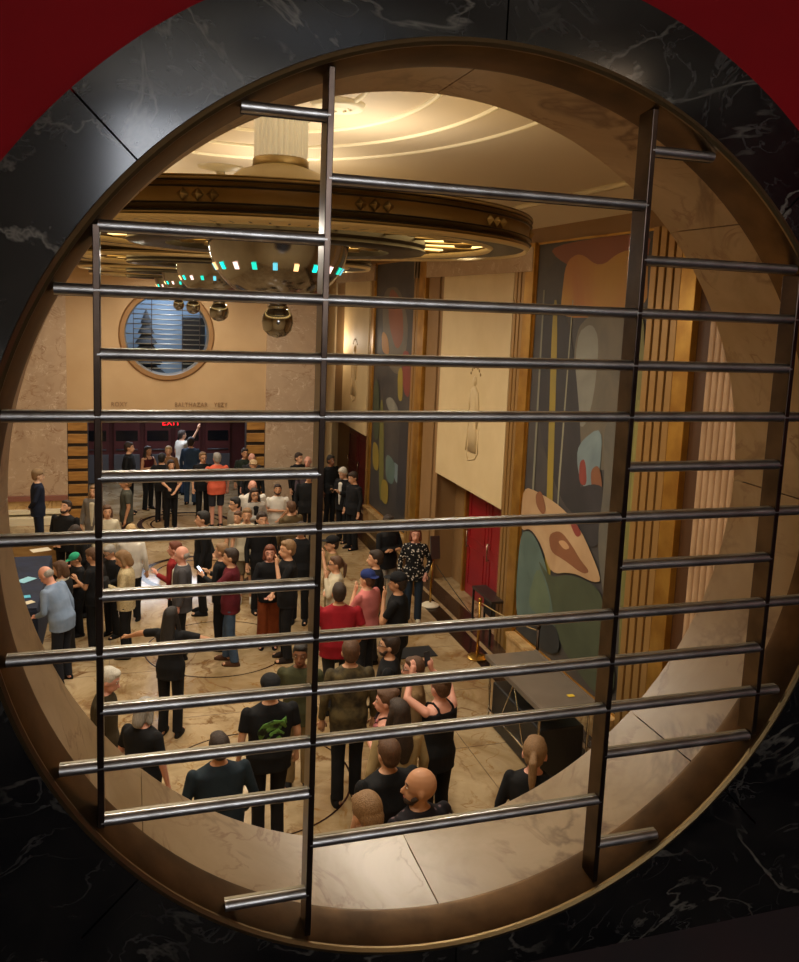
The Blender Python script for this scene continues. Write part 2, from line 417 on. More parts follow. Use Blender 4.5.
# cream panel over the red door, with its marble lintel, hanging over the doorway
def w_panel(y0, y1, z0, name):
    q = MB(); q.box((WX-.07, y0, z0), (WX+.005, y1, 6.0)); return struct(q, name, cream_wall, bevel=.004)
w_panel(10.85, 14.0, 2.2, 'trim_14')
w_panel(19.3, 21.9, 2.10, 'trim_15')
q = MB(); q.box((WX-.09, 10.2, 6.0), (WX+.01, 15.8, 6.36), pillar_stone); q.box((WX-.10, 18.9, 6.0), (WX+.01, 23, 6.36), pillar_stone); struct(q, 'trim_16', base_stone)
q = MB()                                                   # brown reeded reveal between the panel and the gold pilaster
for i, (ya, yb, d) in enumerate(((14.02, 14.25, .03), (14.28, 14.62, .055), (14.64, 14.98, .03))): q.box((WX-d, ya, 0), (WX+.003, yb, 6.0))
struct(q, 'trim_17', brown_wall, bevel=.006)
def pilaster(y0, y1, n, name, z0=0., z1=ZT, m=gold, d=.07, flat=.45, flip=False):
    """upright gilded strip: a flat band and n reeds"""
    q = MB(); wdt = y1-y0
    ya, yb = (y0, y0+wdt*flat) if not flip else (y1-wdt*flat, y1)
    if flat > 0: q.box((WX-d, ya, z0), (WX+.004, yb, z1), m)
    r0, r1 = (yb, y1) if not flip else (y0, ya)
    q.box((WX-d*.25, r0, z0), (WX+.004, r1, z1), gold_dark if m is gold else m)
    for i in range(n):
        yc = r0+(i+.5)*(r1-r0)/n; hw = (r1-r0)/n*.36
        q.box((WX-d*.9, yc-hw, z0), (WX, yc+hw, z1), reed_m if m is gold else m)
    o = struct(q, name, m, bevel=.006); return o
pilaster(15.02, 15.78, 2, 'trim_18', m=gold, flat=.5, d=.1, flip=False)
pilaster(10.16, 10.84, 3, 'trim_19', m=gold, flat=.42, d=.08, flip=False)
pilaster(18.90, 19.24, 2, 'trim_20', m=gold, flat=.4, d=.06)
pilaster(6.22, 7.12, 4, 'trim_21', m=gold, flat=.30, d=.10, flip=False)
rose = mat('rose_fluting', '#b89878', .5, .1, col2='#aa8a6a', scale=2)
q = MB(); q.box((WX-.02, 6.0, 0), (WX+.004, 6.22, 6.42), mat('deep_brown', '#4a2e18', .5)); struct(q, 'trim_22')
q = MB(); q.box((WX-.02, 4.9, 0), (WX+.004, 6.0, 6.42), rose)
for i in range(11):
    yc = 5.94-i*.10; q.tube([(WX-.02, yc, 0), (WX-.02, yc, 6.42)], .045, 10, rose, caps=False)
struct(q, 'trim_23', rose, 'auto')
q = MB(); q.box((WX-.08, 4.65, 0), (WX+.004, 4.88, 6.42)); struct(q, 'trim_24', gold)
# stone plinth under the murals
q = MB()
for (ya, yb) in ((7.12, 10.16), (15.78, 18.9)):
    q.box((WX-.16, ya, 0), (WX+.003, yb, .34)); q.box((WX-.19, ya, .34), (WX+.003, yb, .40))
struct(q, 'trim_25', base_stone, bevel=.006)

# ceiling: flat field, sloping margin, oval mouldings
q = MB(); ZL = 6.9
q.box((X0, .4, ZL), (4.65, 23.2, ZL+.1)); 
q.add([(4.65, .4, ZL), (4.65, 23.2, ZL), (WX+.4, 23.2, 6.42), (WX+.4, .4, 6.42), (WX+.4, .4, 7), (WX+.4, 23.2, 7), (4.65, 23.2, 7), (4.65, .4, 7)], [(0, 1, 2, 3), (3, 2, 5, 4), (4, 5, 6, 7), (0, 3, 4, 7), (1, 6, 5, 2)])
struct(q, 'ceiling', ceiling_paint)
q = MB()
for (r, e) in ((.62, 1.5), (1.12, 1.5), (1.62, 1.52), (2.12, 1.52)):
    q.lathe([(r-.02, 0), (r-.014, -.02), (r+.014, -.02), (r+.02, 0)], (.28, 4.6, ZL), 96, sx=1, sy=e)
for yy in (12.8,):
    for r in (1.2, 1.7, 2.2): q.lathe([(r-.035, 0), (r-.025, -.035), (r+.025, -.035), (r+.035, 0)], (.28, yy, ZL), 96, sx=1, sy=1.5)
q.box((4.6, .4, ZL-.05), (4.68, 23, ZL+.01))
struct(q, 'trim_26', trim_paint, True)
q = MB()
q.lathe([(0, -.03), (.06, -.04), (.08, -.02), (.12, -.05), (.15, -.02), (.19, -.04), (.21, 0)], (0, 0, 0), 36)
for i in range(8): t = i*PI/4; q.ball((.1*math.cos(t), .1*math.sin(t), -.03), (.022, .022, .02), 8)
tag(q.build('ceiling_rosette', trim_paint, smooth=True, loc=(.80, 4.95, ZL)), 'small cream plaster rosette on the ceiling right of the fluted glass stem', 'rosette')

# left wall, seen only in reflections
q = MB(); q.box((X0-.1, .4, 0), (X0, 20, 6.9)); struct(q, 'wall_left', cream_wall)

# ------------------------------------------------------------------ far wall with its own round opening
FY = 20.0; FX, FZ, FR = .20, 4.50, 1.0
def far_plate():
    q = MB(); n = 64; xa, xb, za, zb = -2.09, 2.61, 2.42, 6.9
    cors = [(xb, zb), (xa, zb), (xa, za), (xb, za)]
    pts = []
    for i in range(n):
        t = 2*PI*i/n; c, s_ = math.cos(t), math.sin(t); ks = []
        if abs(c) > 1e-6: ks.append(((xb if c > 0 else xa)-FX)/c)
        if abs(s_) > 1e-6: ks.append(((zb if s_ > 0 else za)-FZ)/s_)
        k = min(ks); pts.append((FX+FR*c, FZ+FR*s_, FX+k*c, FZ+k*s_))
    for i in range(n):
        a, b = pts[i], pts[(i+1) % n]
        extra = []
        if abs(a[2]-b[2]) > 1e-4 and abs(a[3]-b[3]) > 1e-4:
            extra = [min(cors, key=lambda cc: (cc[0]-a[2])**2+(cc[1]-a[3])**2+(cc[0]-b[2])**2+(cc[1]-b[3])**2)]
        pl = [(a[0], FY, a[1]), (a[2], FY, a[3])]+[(e[0], FY, e[1]) for e in extra]+[(b[2], FY, b[3]), (b[0], FY, b[1])]
        q.add(pl, [tuple(range(len(pl)))])
    q.box((xa, FY+.01, za), (xb, FY+.3, za+.35))
    return q
struct(far_plate(), 'wall_far', far_beige)
q = MB(); q.box((X0, FY-.06, 0), (-2.09, FY+.3, 6.9)); q.box((2.61, FY-.06, 0), (4.16, FY+.3, 6.9)); struct(q, 'wall_far_pillars', pillar_stone)
q = MB(); q.box((4.16, FY+.2, 0), (4.4, FY+3, 6.9)); q.box((4.4, 23.1, 0), (WX+.2, 23.2, 6.9)); struct(q, 'wall_far_alcove', cream_wall)
q = MB(); q.box((X0, FY-.16, .5), (-2.09, FY-.06, .62), mat('rose_ledge', '#8c5c50', .3)); q.box((X0, FY-.30, .22), (-2.09, FY-.06, .30), trim_paint); q.box((X0, FY-.5, 0), (-2.09, FY-.06, .16), trim_paint)
q.box((X0, FY-.10, .30), (-2.09, FY-.05, .5), base_stone); struct(q, 'baseboard_far', trim_paint)
# ring round the far opening
q = MB(); q.lathe([(.99, -.05), (1.09, -.05), (1.13, 0), (1.13, .02), (.99, .02)], (FX, FY, FZ), 72, mat('far_ring', '#a07a52', .35, .3), axis='y')
q.lathe([(.99, -.05), (.96, 0), (.96, .35), (.99, .35)], (FX, FY, FZ), 72, mat('far_ring_inner', '#7d7468', .4, .2), axis='y')
far_ring = struct(q, 'window_1', smooth='auto')
# grille of the far opening
fg = empty('window_grille', (FX, FY+.05, FZ-.96)); tag(fg, 'small distant grille of pale cross rods in the round opening of the far wall', 'grille')
pale = mat('pale_metal', '#a9a79c', .3, .7)
for xb in (-.78, -.36, .36, .78):
    h = math.sqrt(.955**2-xb*xb); q = MB(); q.box((xb-.008, 0, .96-h), (xb+.008, .05, .96+h)); q.build('blade', blade_metal, fg)
for k in range(15):
    z = .83-.118*k; h = math.sqrt(.955**2-z*z); q = MB()
    xa, xb = ((-h, h) if k % 2 else (max(-.78, -h), min(.78, h))); q.tube([(xa, .02, z+.96), (xb, .02, z+.96)], .0125, 8); q.build('rod', pale, fg, True)
# blue lit room behind the far opening
blue_wall = mat('blue_grey_wall', '#8394a4', .6, col2='#74879a', scale=1.)
q = MB(); q.box((-1.9, 22.4, 2.9), (2.5, 22.5, 6.3)); struct(q, 'wall_far_room', blue_wall)
q = MB(); q.box((-1.9, 20.35, 2.8), (2.5, 22.5, 2.9)); struct(q, 'floor_far_room', blue_wall)
q = MB(); q.box((-2.0, 20.35, 2.8), (-1.9, 22.5, 6.4)); q.box((2.5, 20.35, 2.8), (2.6, 22.5, 6.4)); struct(q, 'wall_far_room_sides', blue_wall)
q = MB(); q.box((-2.0, 20.35, 6.3), (2.6, 22.5, 6.4)); struct(q, 'ceiling_far_room', blue_wall)
q = MB(); rr = random.Random(2)
for i in range(7): z = 3.15+i*.26; q.lathe([(.0, .40), (.56-i*.07, 0.02), (.50-i*.07, -.03), (0, .05)], (-.25, 21.7, z), 20)
q.tube([(-.25, 21.7, 2.9), (-.25, 21.7, 3.3)], .06, 8)
tag(q.build('clipped_conifer', mat('conifer', '#2e3034', .8, bump=.4, bscale=30)), 'dark cone-shaped tree standing in the blue room behind the far round opening', 'tree')
cb = empty('cabinet', (.95, 21.8, 2.9)); tag(cb, 'dark upright cabinet standing in the blue room behind the far round opening', 'cabinet')
q = MB(); q.box((-.28, -.2, .06), (.28, .2, 2.0)); q.build('body', black_plastic, cb, bevel=.02)
q = MB(); q.box((-.26, -.225, .1), (.26, -.2, 1.95)); q.build('door', mat('cab_door', '#1c1d20', .3), cb, bevel=.005)
# letters cut in the far wall
let = mat('carved_letter', '#8a6844', .7)
def text(body, size, loc, rot, m, ext=.008, name='lettering', align='LEFT', parent=None, sx=1.):
    c = bpy.data.curves.new(name, 'FONT'); c.body = body; c.size = size; c.extrude = ext; c.align_x = align; c.align_y = 'BOTTOM'; c.space_character = 1.15
    t = bpy.data.objects.new(name, c); COL.objects.link(t)
    dg = bpy.context.evaluated_depsgraph_get(); me = bpy.data.meshes.new_from_object(t.evaluated_get(dg)); bpy.data.objects.remove(t)
    o = bpy.data.objects.new(name, me); COL.objects.link(o); me.materials.clear(); me.materials.append(m)
    o.location = loc; o.rotation_euler = rot; o.scale = (sx, 1, 1)
    if parent: o.parent = parent
    return o
for tx, x in (('ROXY', -1.1), ('BALTHAZAR', .38), ('YEZY', 1.33)):
    o = text(tx, .15, (x, FY-.012, 2.72), (PI/2, 0, 0), let, sx=.85); tag(o, {'ROXY': 'first word of the faint carved letters on the far wall, nearest its left end', 'BALTHAZAR': 'middle word, the longest of the faint carved letters on the far wall', 'YEZY': 'last word of the faint carved letters on the far wall, at its right end'}[tx], 'lettering', 'carved words over the far doorway')
# slatted jambs of the far doorway
for nm, xa, xb in (('door_1', -2.09, -1.63), ('door_2', 2.14, 2.61)):
    q = MB(); q.box((xa, FY+.02, 0), (xb, FY+.3, 2.42), dark_wood)
    for i in range(8): q.box((xa+.01, FY-.04, i*.305+.03), (xb-.01, FY+.04, i*.305+.25), slat_wood)
    struct(q, nm, bevel=.008)
# vestibule: back wall of doors with dark bars
vest = mat('vestibule_red', '#5c2a2c', .4, col2='#4c2224', scale=1)
q = MB(); q.box((-2.1, 24.2, 0), (4.1, 24.3, 2.9)); struct(q, 'wall_vestibule', vest)
q = MB(); q.box((-2.2, FY+.3, 0), (-2.1, 24.3, 2.9)); q.box((2.9, FY+.3, 0), (3.0, 24.2, 2.9)); struct(q, 'wall_vestibule_sides', vest)
q = MB(); q.box((-2.1, FY+.3, 2.72), (4.1, 24.3, 2.8)); struct(q, 'ceiling_vestibule', ceiling_paint)
gmet = mat('grey_metal', '#5d5f66', .35, .4)
for i in range(5):
    x = -1.6+i*.86
    d = empty('street_door', (x, 24.1, 0)); tag(d, None, 'door', 'row of outer doors in the vestibule')
    d['label'] = ['leftmost', 'second from the left', 'middle one', 'fourth from the left', 'rightmost'][i]+' of the dim grey and red outer doors behind the far doorway'
    q = MB(); q.box((-.36, -.03, .02), (.36, .03, .85), gmet); q.box((-.36, -.03, .85), (.36, .03, 2.2), vest); q.build('leaf', None, d, bevel=.01)
    q = MB(); q.box((-.3, -.06, 1.25), (.3, -.03, 1.55)); q.build('pane', mat('door_pane', '#17181c', .15), d)
    q = MB(); q.tube([(-.3, -.08, 1.0), (.3, -.08, 1.0)], .02, 8); q.build('push_bar', gmet, d, True)
# exit sign
ex = empty('exit_sign', (.30, FY+.03, 2.21)); tag(ex, 'small dark sign with lit red letters hanging under the far doorway lintel', 'exit sign')
bx((-.22, 0, 0), (.22, .04, .2)).build('housing', black_plastic, ex, bevel=.005)
text('EXIT', .19, (0, -.004, .035), (PI/2, 0, 0), mat('exit_red', '#ff1020', .5, emit='#ff1428', estr=2.2), .004, 'letters', 'CENTER', ex)
bx((-.01, .01, .2), (.01, .03, .215)).build('hanger', black_plastic, ex)

# ------------------------------------------------------------------ doors in the side wall
def leaf_door(name, yc, wdt, h, xw, mm, label):
    d = empty('double_door_leaf', (xw, yc, 0)); d.name = name; tag(d, label, 'door')
    q = MB(); q.box((-.05, -wdt/2, .01), (0, wdt/2, h)); q.build('leaf', mm, d, bevel=.006)
    q = MB()
    for (z0, z1) in ((.2, .95), (1.12, h-.18)):
        for (a, b, c, e) in ((-wdt/2+.12, wdt/2-.12, z0, z0+.02), (-wdt/2+.12, wdt/2-.12, z1-.02, z1), (-wdt/2+.12, -wdt/2+.14, z0, z1), (wdt/2-.14, wdt/2-.12, z0, z1)):
            q.box((-.062, a, c), (-.05, b, e))
    q.build('moulding', mm, d)
    q = MB(); q.tube([(-.10, wdt/2-.09, .92), (-.10, wdt/2-.09, 1.25)], .014, 8); q.box((-.1, wdt/2-.1, .93), (-.05, wdt/2-.08, .95)); q.box((-.1, wdt/2-.1, 1.22), (-.05, wdt/2-.08, 1.24)); q.build('handle', chrome, d, True)
    return d
leaf_door('red_door', 12.72, .96, 2.2, WX+.40, door_red, 'bright red door leaf under the cream panel, farther of the two')
leaf_door('red_door', 11.74, .96, 2.2, WX+.40, door_red, 'bright red door leaf under the cream panel, nearer of the two, behind the grey desk')
q = MB(); q.box((WX+.30, 13.24, 0), (WX+.42, 13.32, 2.25)); struct(q, 'door_3', gold)
leaf_door('maroon_door', 19.86, 1.05, 2.06, WX+.12, door_maroon, 'dark maroon door leaf near the far corner, nearer of the two')
leaf_door('maroon_door', 20.95, 1.05, 2.06, WX+.12, door_maroon, 'dark maroon door leaf near the far corner, farther of the two')

# relief figures on the cream panels
rel_m = mat('relief_plaster', '#cdb68c', .55)
def relief(yc, zb, s, label):
    r = empty('wall_relief', (WX-.07, yc, zb)); tag(r, label, 'relief')
    q = MB()
    q.loft([(.10*s, .03, .20*s), (.5*s, .045, .17*s), (.95*s, .05, .13*s), (1.08*s, .05, .15*s), (1.22*s, .045, .13*s), (1.28*s, .03, .05*s)], 16)
    q.ball((0, 0, 1.38*s), (.045, .07*s, .09*s), 12)
    for sg in (-1, 1): q.tube([(0, sg*.14*s, 1.2*s), (-.01, sg*.21*s, .95*s), (-.01, sg*.17*s, .55*s)], [.03, .028, .02], 8)
    q.build('figure', rel_m, r, True)
    q = MB()
    for i in range(7):
        t = -1.0+i*.333; q.ball((0, .26*s*math.sin(t), (1.36+.27*math.cos(t))*s), (.015, .03*s, .03*s), 8)
    q.build('halo', mat('relief_dark', '#94784e', .5), r, True)
    q = MB(); P = [(-.24, .55), (-.28, .12), (-.16, .0), (.16, -.08), (.28, .08), (.24, .55)]
    for a, b in zip(P[:-1], P[1:]): q.tube([(-.005, a[0]*s, a[1]*s), (-.005, b[0]*s, b[1]*s)], .014, 6)
    q.build('border', rel_m, r, True)
relief(12.2, 2.82, .98, 'pale plaster figure relief on the large cream panel over the red door')
relief(20.6, 2.9, .98, 'small distant pale figure relief on the cream panel in the far corner')

# ------------------------------------------------------------------ painted murals (flat canvases on the wall)
def paint(name, a, b=None, axis_scale=1.6):
    return mat('paint_'+name, a, .55, col2=b or a, scale=axis_scale, detail=3, dist=.6, fac=(.3, .7))
def mural(root_label, outline, patches, name='mural'):
    r = empty(name, (WX, outline[0], 0)); tag(r, root_label, 'mural')
    y0, y1, z0, z1 = outline
    q = MB(); q.box((-.02, 0, z0), (0, y1-y0, z1), patches[0][0])
    for i, (m, pl) in enumerate(patches[1:]):
        x = -.0215-.0012*i; pts = []
        for (px, py) in pl:
            h = hit(px, py, 0, WX-.02); pts.append((x, min(max(h[1], y0+.01), y1-.01)-y0, min(max(h[2], z0+.01), z1-.01)))
        if max(p[1] for p in pts)-min(p[1] for p in pts) > .12:
            for _ in range(2):            # round the painted shapes
                pts = [tuple(a[k]*(1-t)+b[k]*t for k in range(3)) for a, b in zip(pts, pts[1:]+pts[:1]) for t in (.22, .78)]
        q.add(pts, [tuple(range(len(pts)))], m)
    q.build('canvas', None, r)
    q = MB()
    for (a, b) in (((-.035, -.0, z0), (0, .03, z1)), ((-.035, y1-y0-.03, z0), (0, y1-y0, z1)), ((-.035, 0, z0), (0, y1-y0, z0+.03)), ((-.035, 0, z1-.03), (0, y1-y0, z1))): q.box(a, b)
    q.build('frame', gold, r)
slate = paint('slate', '#4a4644', '#3a383a'); rust = paint('rust', '#8a5238', '#7c4a36', .8); ochre = paint('ochre', '#b0883c', '#a3693a', .8)
grey1 = paint('grey_rock', '#6e6556', '#5b564c'); grey2 = paint('pale_rock', '#8a8a80', '#74726a'); yel = paint('yellow', '#9a8430', '#8a7a3a')
olive = paint('olive', '#75703e', '#686838'); pblue = paint('pale_blue', '#7c8e92', '#68787e'); cream = paint('cream', '#bfa07c', '#a88662'); brownp = paint('brown', '#8a5a3e', '#7a4e36')
teal = paint('teal', '#637872', '#50625c'); dgreen = paint('moss', '#4c5440', '#3e4636'); dark = paint('night', '#2c2c30', '#38363a'); red2 = paint('red', '#8a4038', '#743630')
mural('large dark painted mural with yellow poles and cream drapery between the gilded pilasters at right', (7.12, 10.16, .40, ZT), [
    (slate, None),
    (rust, [(548, 246), (656, 226), (660, 275), (640, 300), (560, 262)]),
    (ochre, [(566, 262), (580, 252), (600, 268), (622, 250), (650, 250), (652, 312), (560, 320), (562, 296)]),
    (grey1, [(576, 330), (590, 315), (606, 306), (618, 312), (634, 316), (640, 420), (620, 470), (584, 470), (572, 400)]),
    (grey2, [(576, 335), (592, 322), (600, 340), (594, 400), (584, 430), (576, 420)]),
    (dark, [(543, 300), (562, 300), (574, 345), (582, 440), (580, 520), (560, 500), (536, 420)]),
    (yel, [(553, 300), (559, 300), (553, 500), (549, 640), (543, 640), (547, 500)]),
    (paint('thin_line', '#8c8a76'), [(573, 300), (574, 300), (560, 490), (558, 520), (557, 520), (559, 480)]),
    (paint('thin_line2', '#7a7868'), [(544, 290), (545.5, 290), (534, 500), (532, 500)]),
    (pblue, [(578, 444), (604, 424), (600, 480), (586, 492), (578, 470)]),
    (red2, [(580, 462), (586, 458), (588, 486), (580, 484)]),
    (brownp, [(591, 470), (600, 464), (604, 490), (593, 492)]),
    (dark, [(572, 490), (600, 482), (612, 500), (606, 540), (590, 550), (572, 520)]),
    (paint('panel_grey', '#55534e', '#6a655a'), [(604, 420), (640, 400), (640, 640), (604, 600), (598, 540), (606, 480)]),
    (olive, [(636, 320), (648, 318), (640, 480), (632, 700), (618, 690), (626, 500)]),
    (paint('olive_light', '#8c8444', '#7c7640'), [(637, 400), (643, 400), (632, 620), (626, 620)]),
    (dark, [(650, 240), (664, 236), (656, 480), (644, 480), (648, 330)]),
    (grey2, [(642, 484), (648, 482), (652, 492), (648, 540), (640, 540)]),
    (paint('blue_grey', '#4c5660', '#3e4850'), [(640, 540), (648, 538), (640, 640), (634, 600)]),
    (cream, [(520, 484), (540, 492), (562, 506), (582, 528), (604, 580), (596, 583), (574, 572), (552, 574), (543, 545), (532, 528), (516, 528)]),
    (brownp, [(550, 534), (562, 530), (574, 546), (582, 560), (592, 572), (584, 574), (566, 560), (552, 552)]),
    (paint('sand', '#c29a72'), [(559, 541), (566, 540), (572, 548), (566, 550)]),
    (red2, [(571, 522), (577, 522), (584, 534), (578, 538)]),
    (brownp, [(537, 494), (543, 490), (548, 508), (545, 516), (538, 506)]),
    (teal, [(516, 530), (532, 530), (543, 548), (556, 600), (560, 640), (536, 640), (516, 620)]),
    (dgreen, [(538, 556), (552, 590), (558, 640), (600, 700), (620, 690), (606, 600), (596, 584), (572, 574), (552, 578)]),
    (paint('sage', '#66765e', '#5a6854'), [(540, 560), (554, 605), (546, 618), (528, 606)]),
    (paint('deep', '#2e3438', '#24282c'), [(516, 612), (560, 622), (562, 660), (520, 634)]),
])
mural('distant tall dark painted mural with yellow and green shapes beside the cream panel', (15.78, 18.90, .40, ZT), [
    (slate, None),
    (grey1, [(382, 290), (400, 285), (410, 330), (400, 380), (384, 360)]),
    (rust, [(390, 285), (402, 300), (404, 340), (396, 352), (388, 320)]),
    (red2, [(402, 350), (411, 352), (410, 400), (403, 392)]),
    (ochre, [(382, 330), (388, 336), (390, 356), (382, 352)]),
    (yel, [(398, 370), (403, 366), (403, 402), (398, 400)]),
    (olive, [(380, 400), (384, 400), (384, 500), (379, 500)]),
    (yel, [(373, 440), (379, 446), (379, 472), (373, 468)]),
    (pblue, [(392, 460), (402, 468), (408, 480), (396, 486)]),
    (teal, [(386, 452), (396, 462), (394, 486), (386, 480)]),
    (yel, [(382, 478), (389, 482), (388, 506), (381, 500)]),
    (grey2, [(385, 400), (392, 396), (400, 410), (394, 420)]),
    (dark, [(400, 420), (410, 410), (408, 520), (396, 512), (398, 480)]),
    (dgreen, [(374, 380), (380, 380), (380, 440), (374, 440)]),
])

# ------------------------------------------------------------------ chandeliers
ring_gold = mat('ring_brass', '#a8946a', .3, .85, col2='#8c7448', scale=2, bump=.04)
ring_dark = mat('ring_dark', '#1e1610', .45, .4)
glass_lit = mat('lit_glass', '#f0dc9c', .5, emit='#ffd88a', estr=2.4, col2='#c8a860', scale=5)
tube_lit = mat('lit_tube', '#cfc4a4', .4, emit='#ffe8bc', estr=.22)
bowl_m = mat('bowl_metal', '#9a9896', .13, 1.0, col2='#84807c', scale=3, bump=.03)
matte_gold = mat('dome_paint', '#b5a27a', .5)
JEW = [mat('jewel_teal', '#18d0b8', .4, emit='#20e8cc', estr=1.0), mat('jewel_amber', '#ffc070', .4, emit='#ffcf90', estr=1.5), mat('jewel_rose', '#ffd8cc', .4, emit='#ffe0d8', estr=1.5),
       mat('jewel_sky', '#60c8e0', .4, emit='#68d0e8', estr=1.0), mat('jewel_teal_deep', '#10c0a8', .4, emit='#14dcc0', estr=2.0)]
def chandelier(loc):
    t = empty('chandelier', loc)                         # origin at bowl rim height, on the axis
    q = MB()                                             # outer drum
    q.lathe([(1.50, -.045), (1.745, -.05), (1.755, -.035), (1.74, -.02), (1.762, .0), (1.75, .015), (1.75, .085), (1.766, .095), (1.75, .11), (1.772, .13), (1.76, .15), (1.60, .155), (1.50, .12)], (0, 0, 0), 120)
    q.build('outer_ring', ring_gold, t, 'auto')
    q = MB()
    for z_ in (-.028, .008, .092, .122, .142): q.lathe([(1.755, z_-.006), (1.768, z_), (1.755, z_+.006)], (0, 0, 0), 120)
    q.build('groove_bands', ring_dark, t, True)
    q = MB()                                             # dark reeded soffit
    q.lathe([(1.50, -.05), (1.72, -.056), (1.72, -.045)], (0, 0, 0), 120, ring_dark)
    for i in range(96):
        a = 2*PI*i/96; c, s_ = math.cos(a), math.sin(a); d = .006
        q.add([(1.5*c-d*s_, 1.5*s_+d*c, -.062), (1.5*c+d*s_, 1.5*s_-d*c, -.062), (1.7*c+d*s_, 1.7*s_-d*c, -.066), (1.7*c-d*s_, 1.7*s_+d*c, -.066)], [(0, 1, 2, 3)], ring_dark)
    q.build('soffit', None, t)
    q = MB(); q.lathe([(1.71, -.05), (1.74, -.075), (1.755, -.05)], (0, 0, 0), 120); q.lathe([(1.475, -.03), (1.49, -.068), (1.51, -.05)], (0, 0, 0), 120); q.build('bead', mat('bead_gold', '#e8d4a4', .4, .5), t, True)
    for i in range(12):                                  # clusters of three lozenges
        q = MB(); a0 = 2*PI*i/12+.12
        for k in (-1, 0, 1):
            a = a0+k*.045; c, s_ = math.cos(a), math.sin(a)
            for (dz, dr) in ((.05, .0),):
                r = 1.752; P = Vector((r*c, r*s_, dz)); T = Vector((-s_, c, 0)); O = Vector((c, s_, 0)); h = .034
                vs = [P+T*h, P+Vector((0, 0, h)), P-T*h, P-Vector((0, 0, h)), P+O*.03]
                q.add(vs, [(0, 1, 4), (1, 2, 4), (2, 3, 4), (3, 0, 4)])
        q.build('lozenge_cluster', ring_gold, t)
    q = MB(); q.lathe([(.98, -.01), (1.50, -.01)], (0, 0, 0), 96); q.build('glass_panel', glass_lit, t)
    for i in range(18):
        q = MB(); a = 2*PI*i/18; c, s_ = math.cos(a), math.sin(a); q.tube([(1.03*c, 1.03*s_, -.022), (1.48*c, 1.48*s_, -.022)], .010, 6)
        q.lathe([(.03, 0), (.06, -.02), (.07, 0)], (1.3*c, 1.3*s_, -.025), 10)
        q.build('ornament', ring_gold, t, True)
    q = MB()                                             # inner drum, lower
    q.lathe([(.78, -.10), (1.02, -.105), (1.04, -.09), (1.025, -.07), (1.04, -.05), (1.03, .0), (1.0, .03), (.78, .0), (.78, -.10)], (0, 0, 0), 96)
    q.build('inner_ring', ring_dark, t, 'auto')
    q = MB(); q.lathe([(.5, -.04), (.78, -.04)], (0, 0, 0), 72); q.build('inner_glass_panel', glass_lit, t)
    for i in range(14):
        q = MB(); a = 2*PI*i/14; c, s_ = math.cos(a), math.sin(a); q.tube([(.52*c, .52*s_, -.055), (.77*c, .77*s_, -.055)], .01, 6); q.lathe([(.02, 0), (.05, -.02), (.06, 0)], (.68*c, .68*s_, -.055), 10); q.build('ornament', ring_gold, t, True)
    q = MB(); q.lathe([(.70, -.05), (.715, -.065), (.73, -.05)], (0, 0, 0), 64)
    q.build('inner_bead', ring_gold, t, True)
    q = MB()                                             # bowl
    prof = [(.50, .02), (.525, -.0), (.52, -.03), (.495, -.05)]
    for i in range(1, 13):
        a = i/12*PI/2; prof.append((.49*math.cos(a)+.0, -.05-.42*math.sin(a)**1.0))
    q.lathe(prof, (0, 0, -.02), 72); q.build('bowl', bowl_m, t, 'auto')
    for i in range(20):
        a = 2*PI*i/20+.1; z = -.245; r = .49*math.cos(math.asin(min(1, (.255-.07)/.42)))+.002
        c, s_ = math.cos(a), math.sin(a); q = MB()
        T = Vector((-s_, c, 0)); O = Vector((c, s_, 0)); U = Vector((-.5*c, -.5*s_, -.86)); P = Vector((r*c, r*s_, z))
        vs = [P+T*.015+U*-.026, P-T*.015+U*-.026, P-T*.015+U*.026, P+T*.015+U*.026]; vs += [v+O*.012 for v in vs]
        q.add(vs, [(0, 1, 2, 3), (4, 5, 6, 7), (0, 1, 5, 4), (1, 2, 6, 5), (2, 3, 7, 6), (3, 0, 4, 7)])
        q.build('jewel', JEW[(i*3+1) % 5], t)
    q = MB(); q.lathe([(.07, -.47), (.06, -.50), (.075, -.51), (.06, -.53)], (0, 0, 0), 32); q.build('neck', bowl_m, t, True)
    q = MB(); q.lathe([(.05, -.515), (.08, -.53), (.105, -.57), (.112, -.62), (.10, -.675), (.06, -.715), (0, -.73)], (0, 0, 0), 32); q.build('finial_ball', bowl_m, t, 'auto')
    q = MB(); q.lathe([(1.2, .15), (.9, .17), (.52, .22), (.42, .30), (.36, .36), (.28, .42), (.18, .455)], (0, 0, 0), 64); q.build('dome', matte_gold, t, True)
    q = MB(); q.lathe([(.17, .455), (.195, .46), (.195, .50), (.185, .515), (.17, .51)], (0, 0, 0), 48); q.build('collar', ring_gold, t, 'auto')
    q = MB()
    for i in range(28): a = 2*PI*i/28; q.tube([(.168*math.cos(a), .168*math.sin(a), .51), (.168*math.cos(a), .168*math.sin(a), .80)], .019, 8, caps=False)
    q.build('fluted_glass', tube_lit, t, True)
    q = MB(); q.lathe([(.175, .77), (.20, .78), (.205, .80), (.19, .82), (.12, .83)], (0, 0, 0), 48); q.build('upper_rim', ring_gold, t, 'auto')
    q = MB(); q.tube([(0, 0, .8), (0, 0, 7.0-5.87-.10)], .05, 12); q.lathe([(.05, 6.9-5.87-.06), (.25, 6.9-5.87-.02), (.26, 6.9-5.87)], (0, 0, 0), 36); q.build('stem', matte_gold, t, True)
    return t
ZR = 5.87
c0 = chandelier((CH[0][0], CH[0][1], ZR))
tag(c0, 'nearest and largest gilded ring chandelier, metal bowl with coloured lights, at upper left', 'chandelier', 'row of ring chandeliers down the lobby')
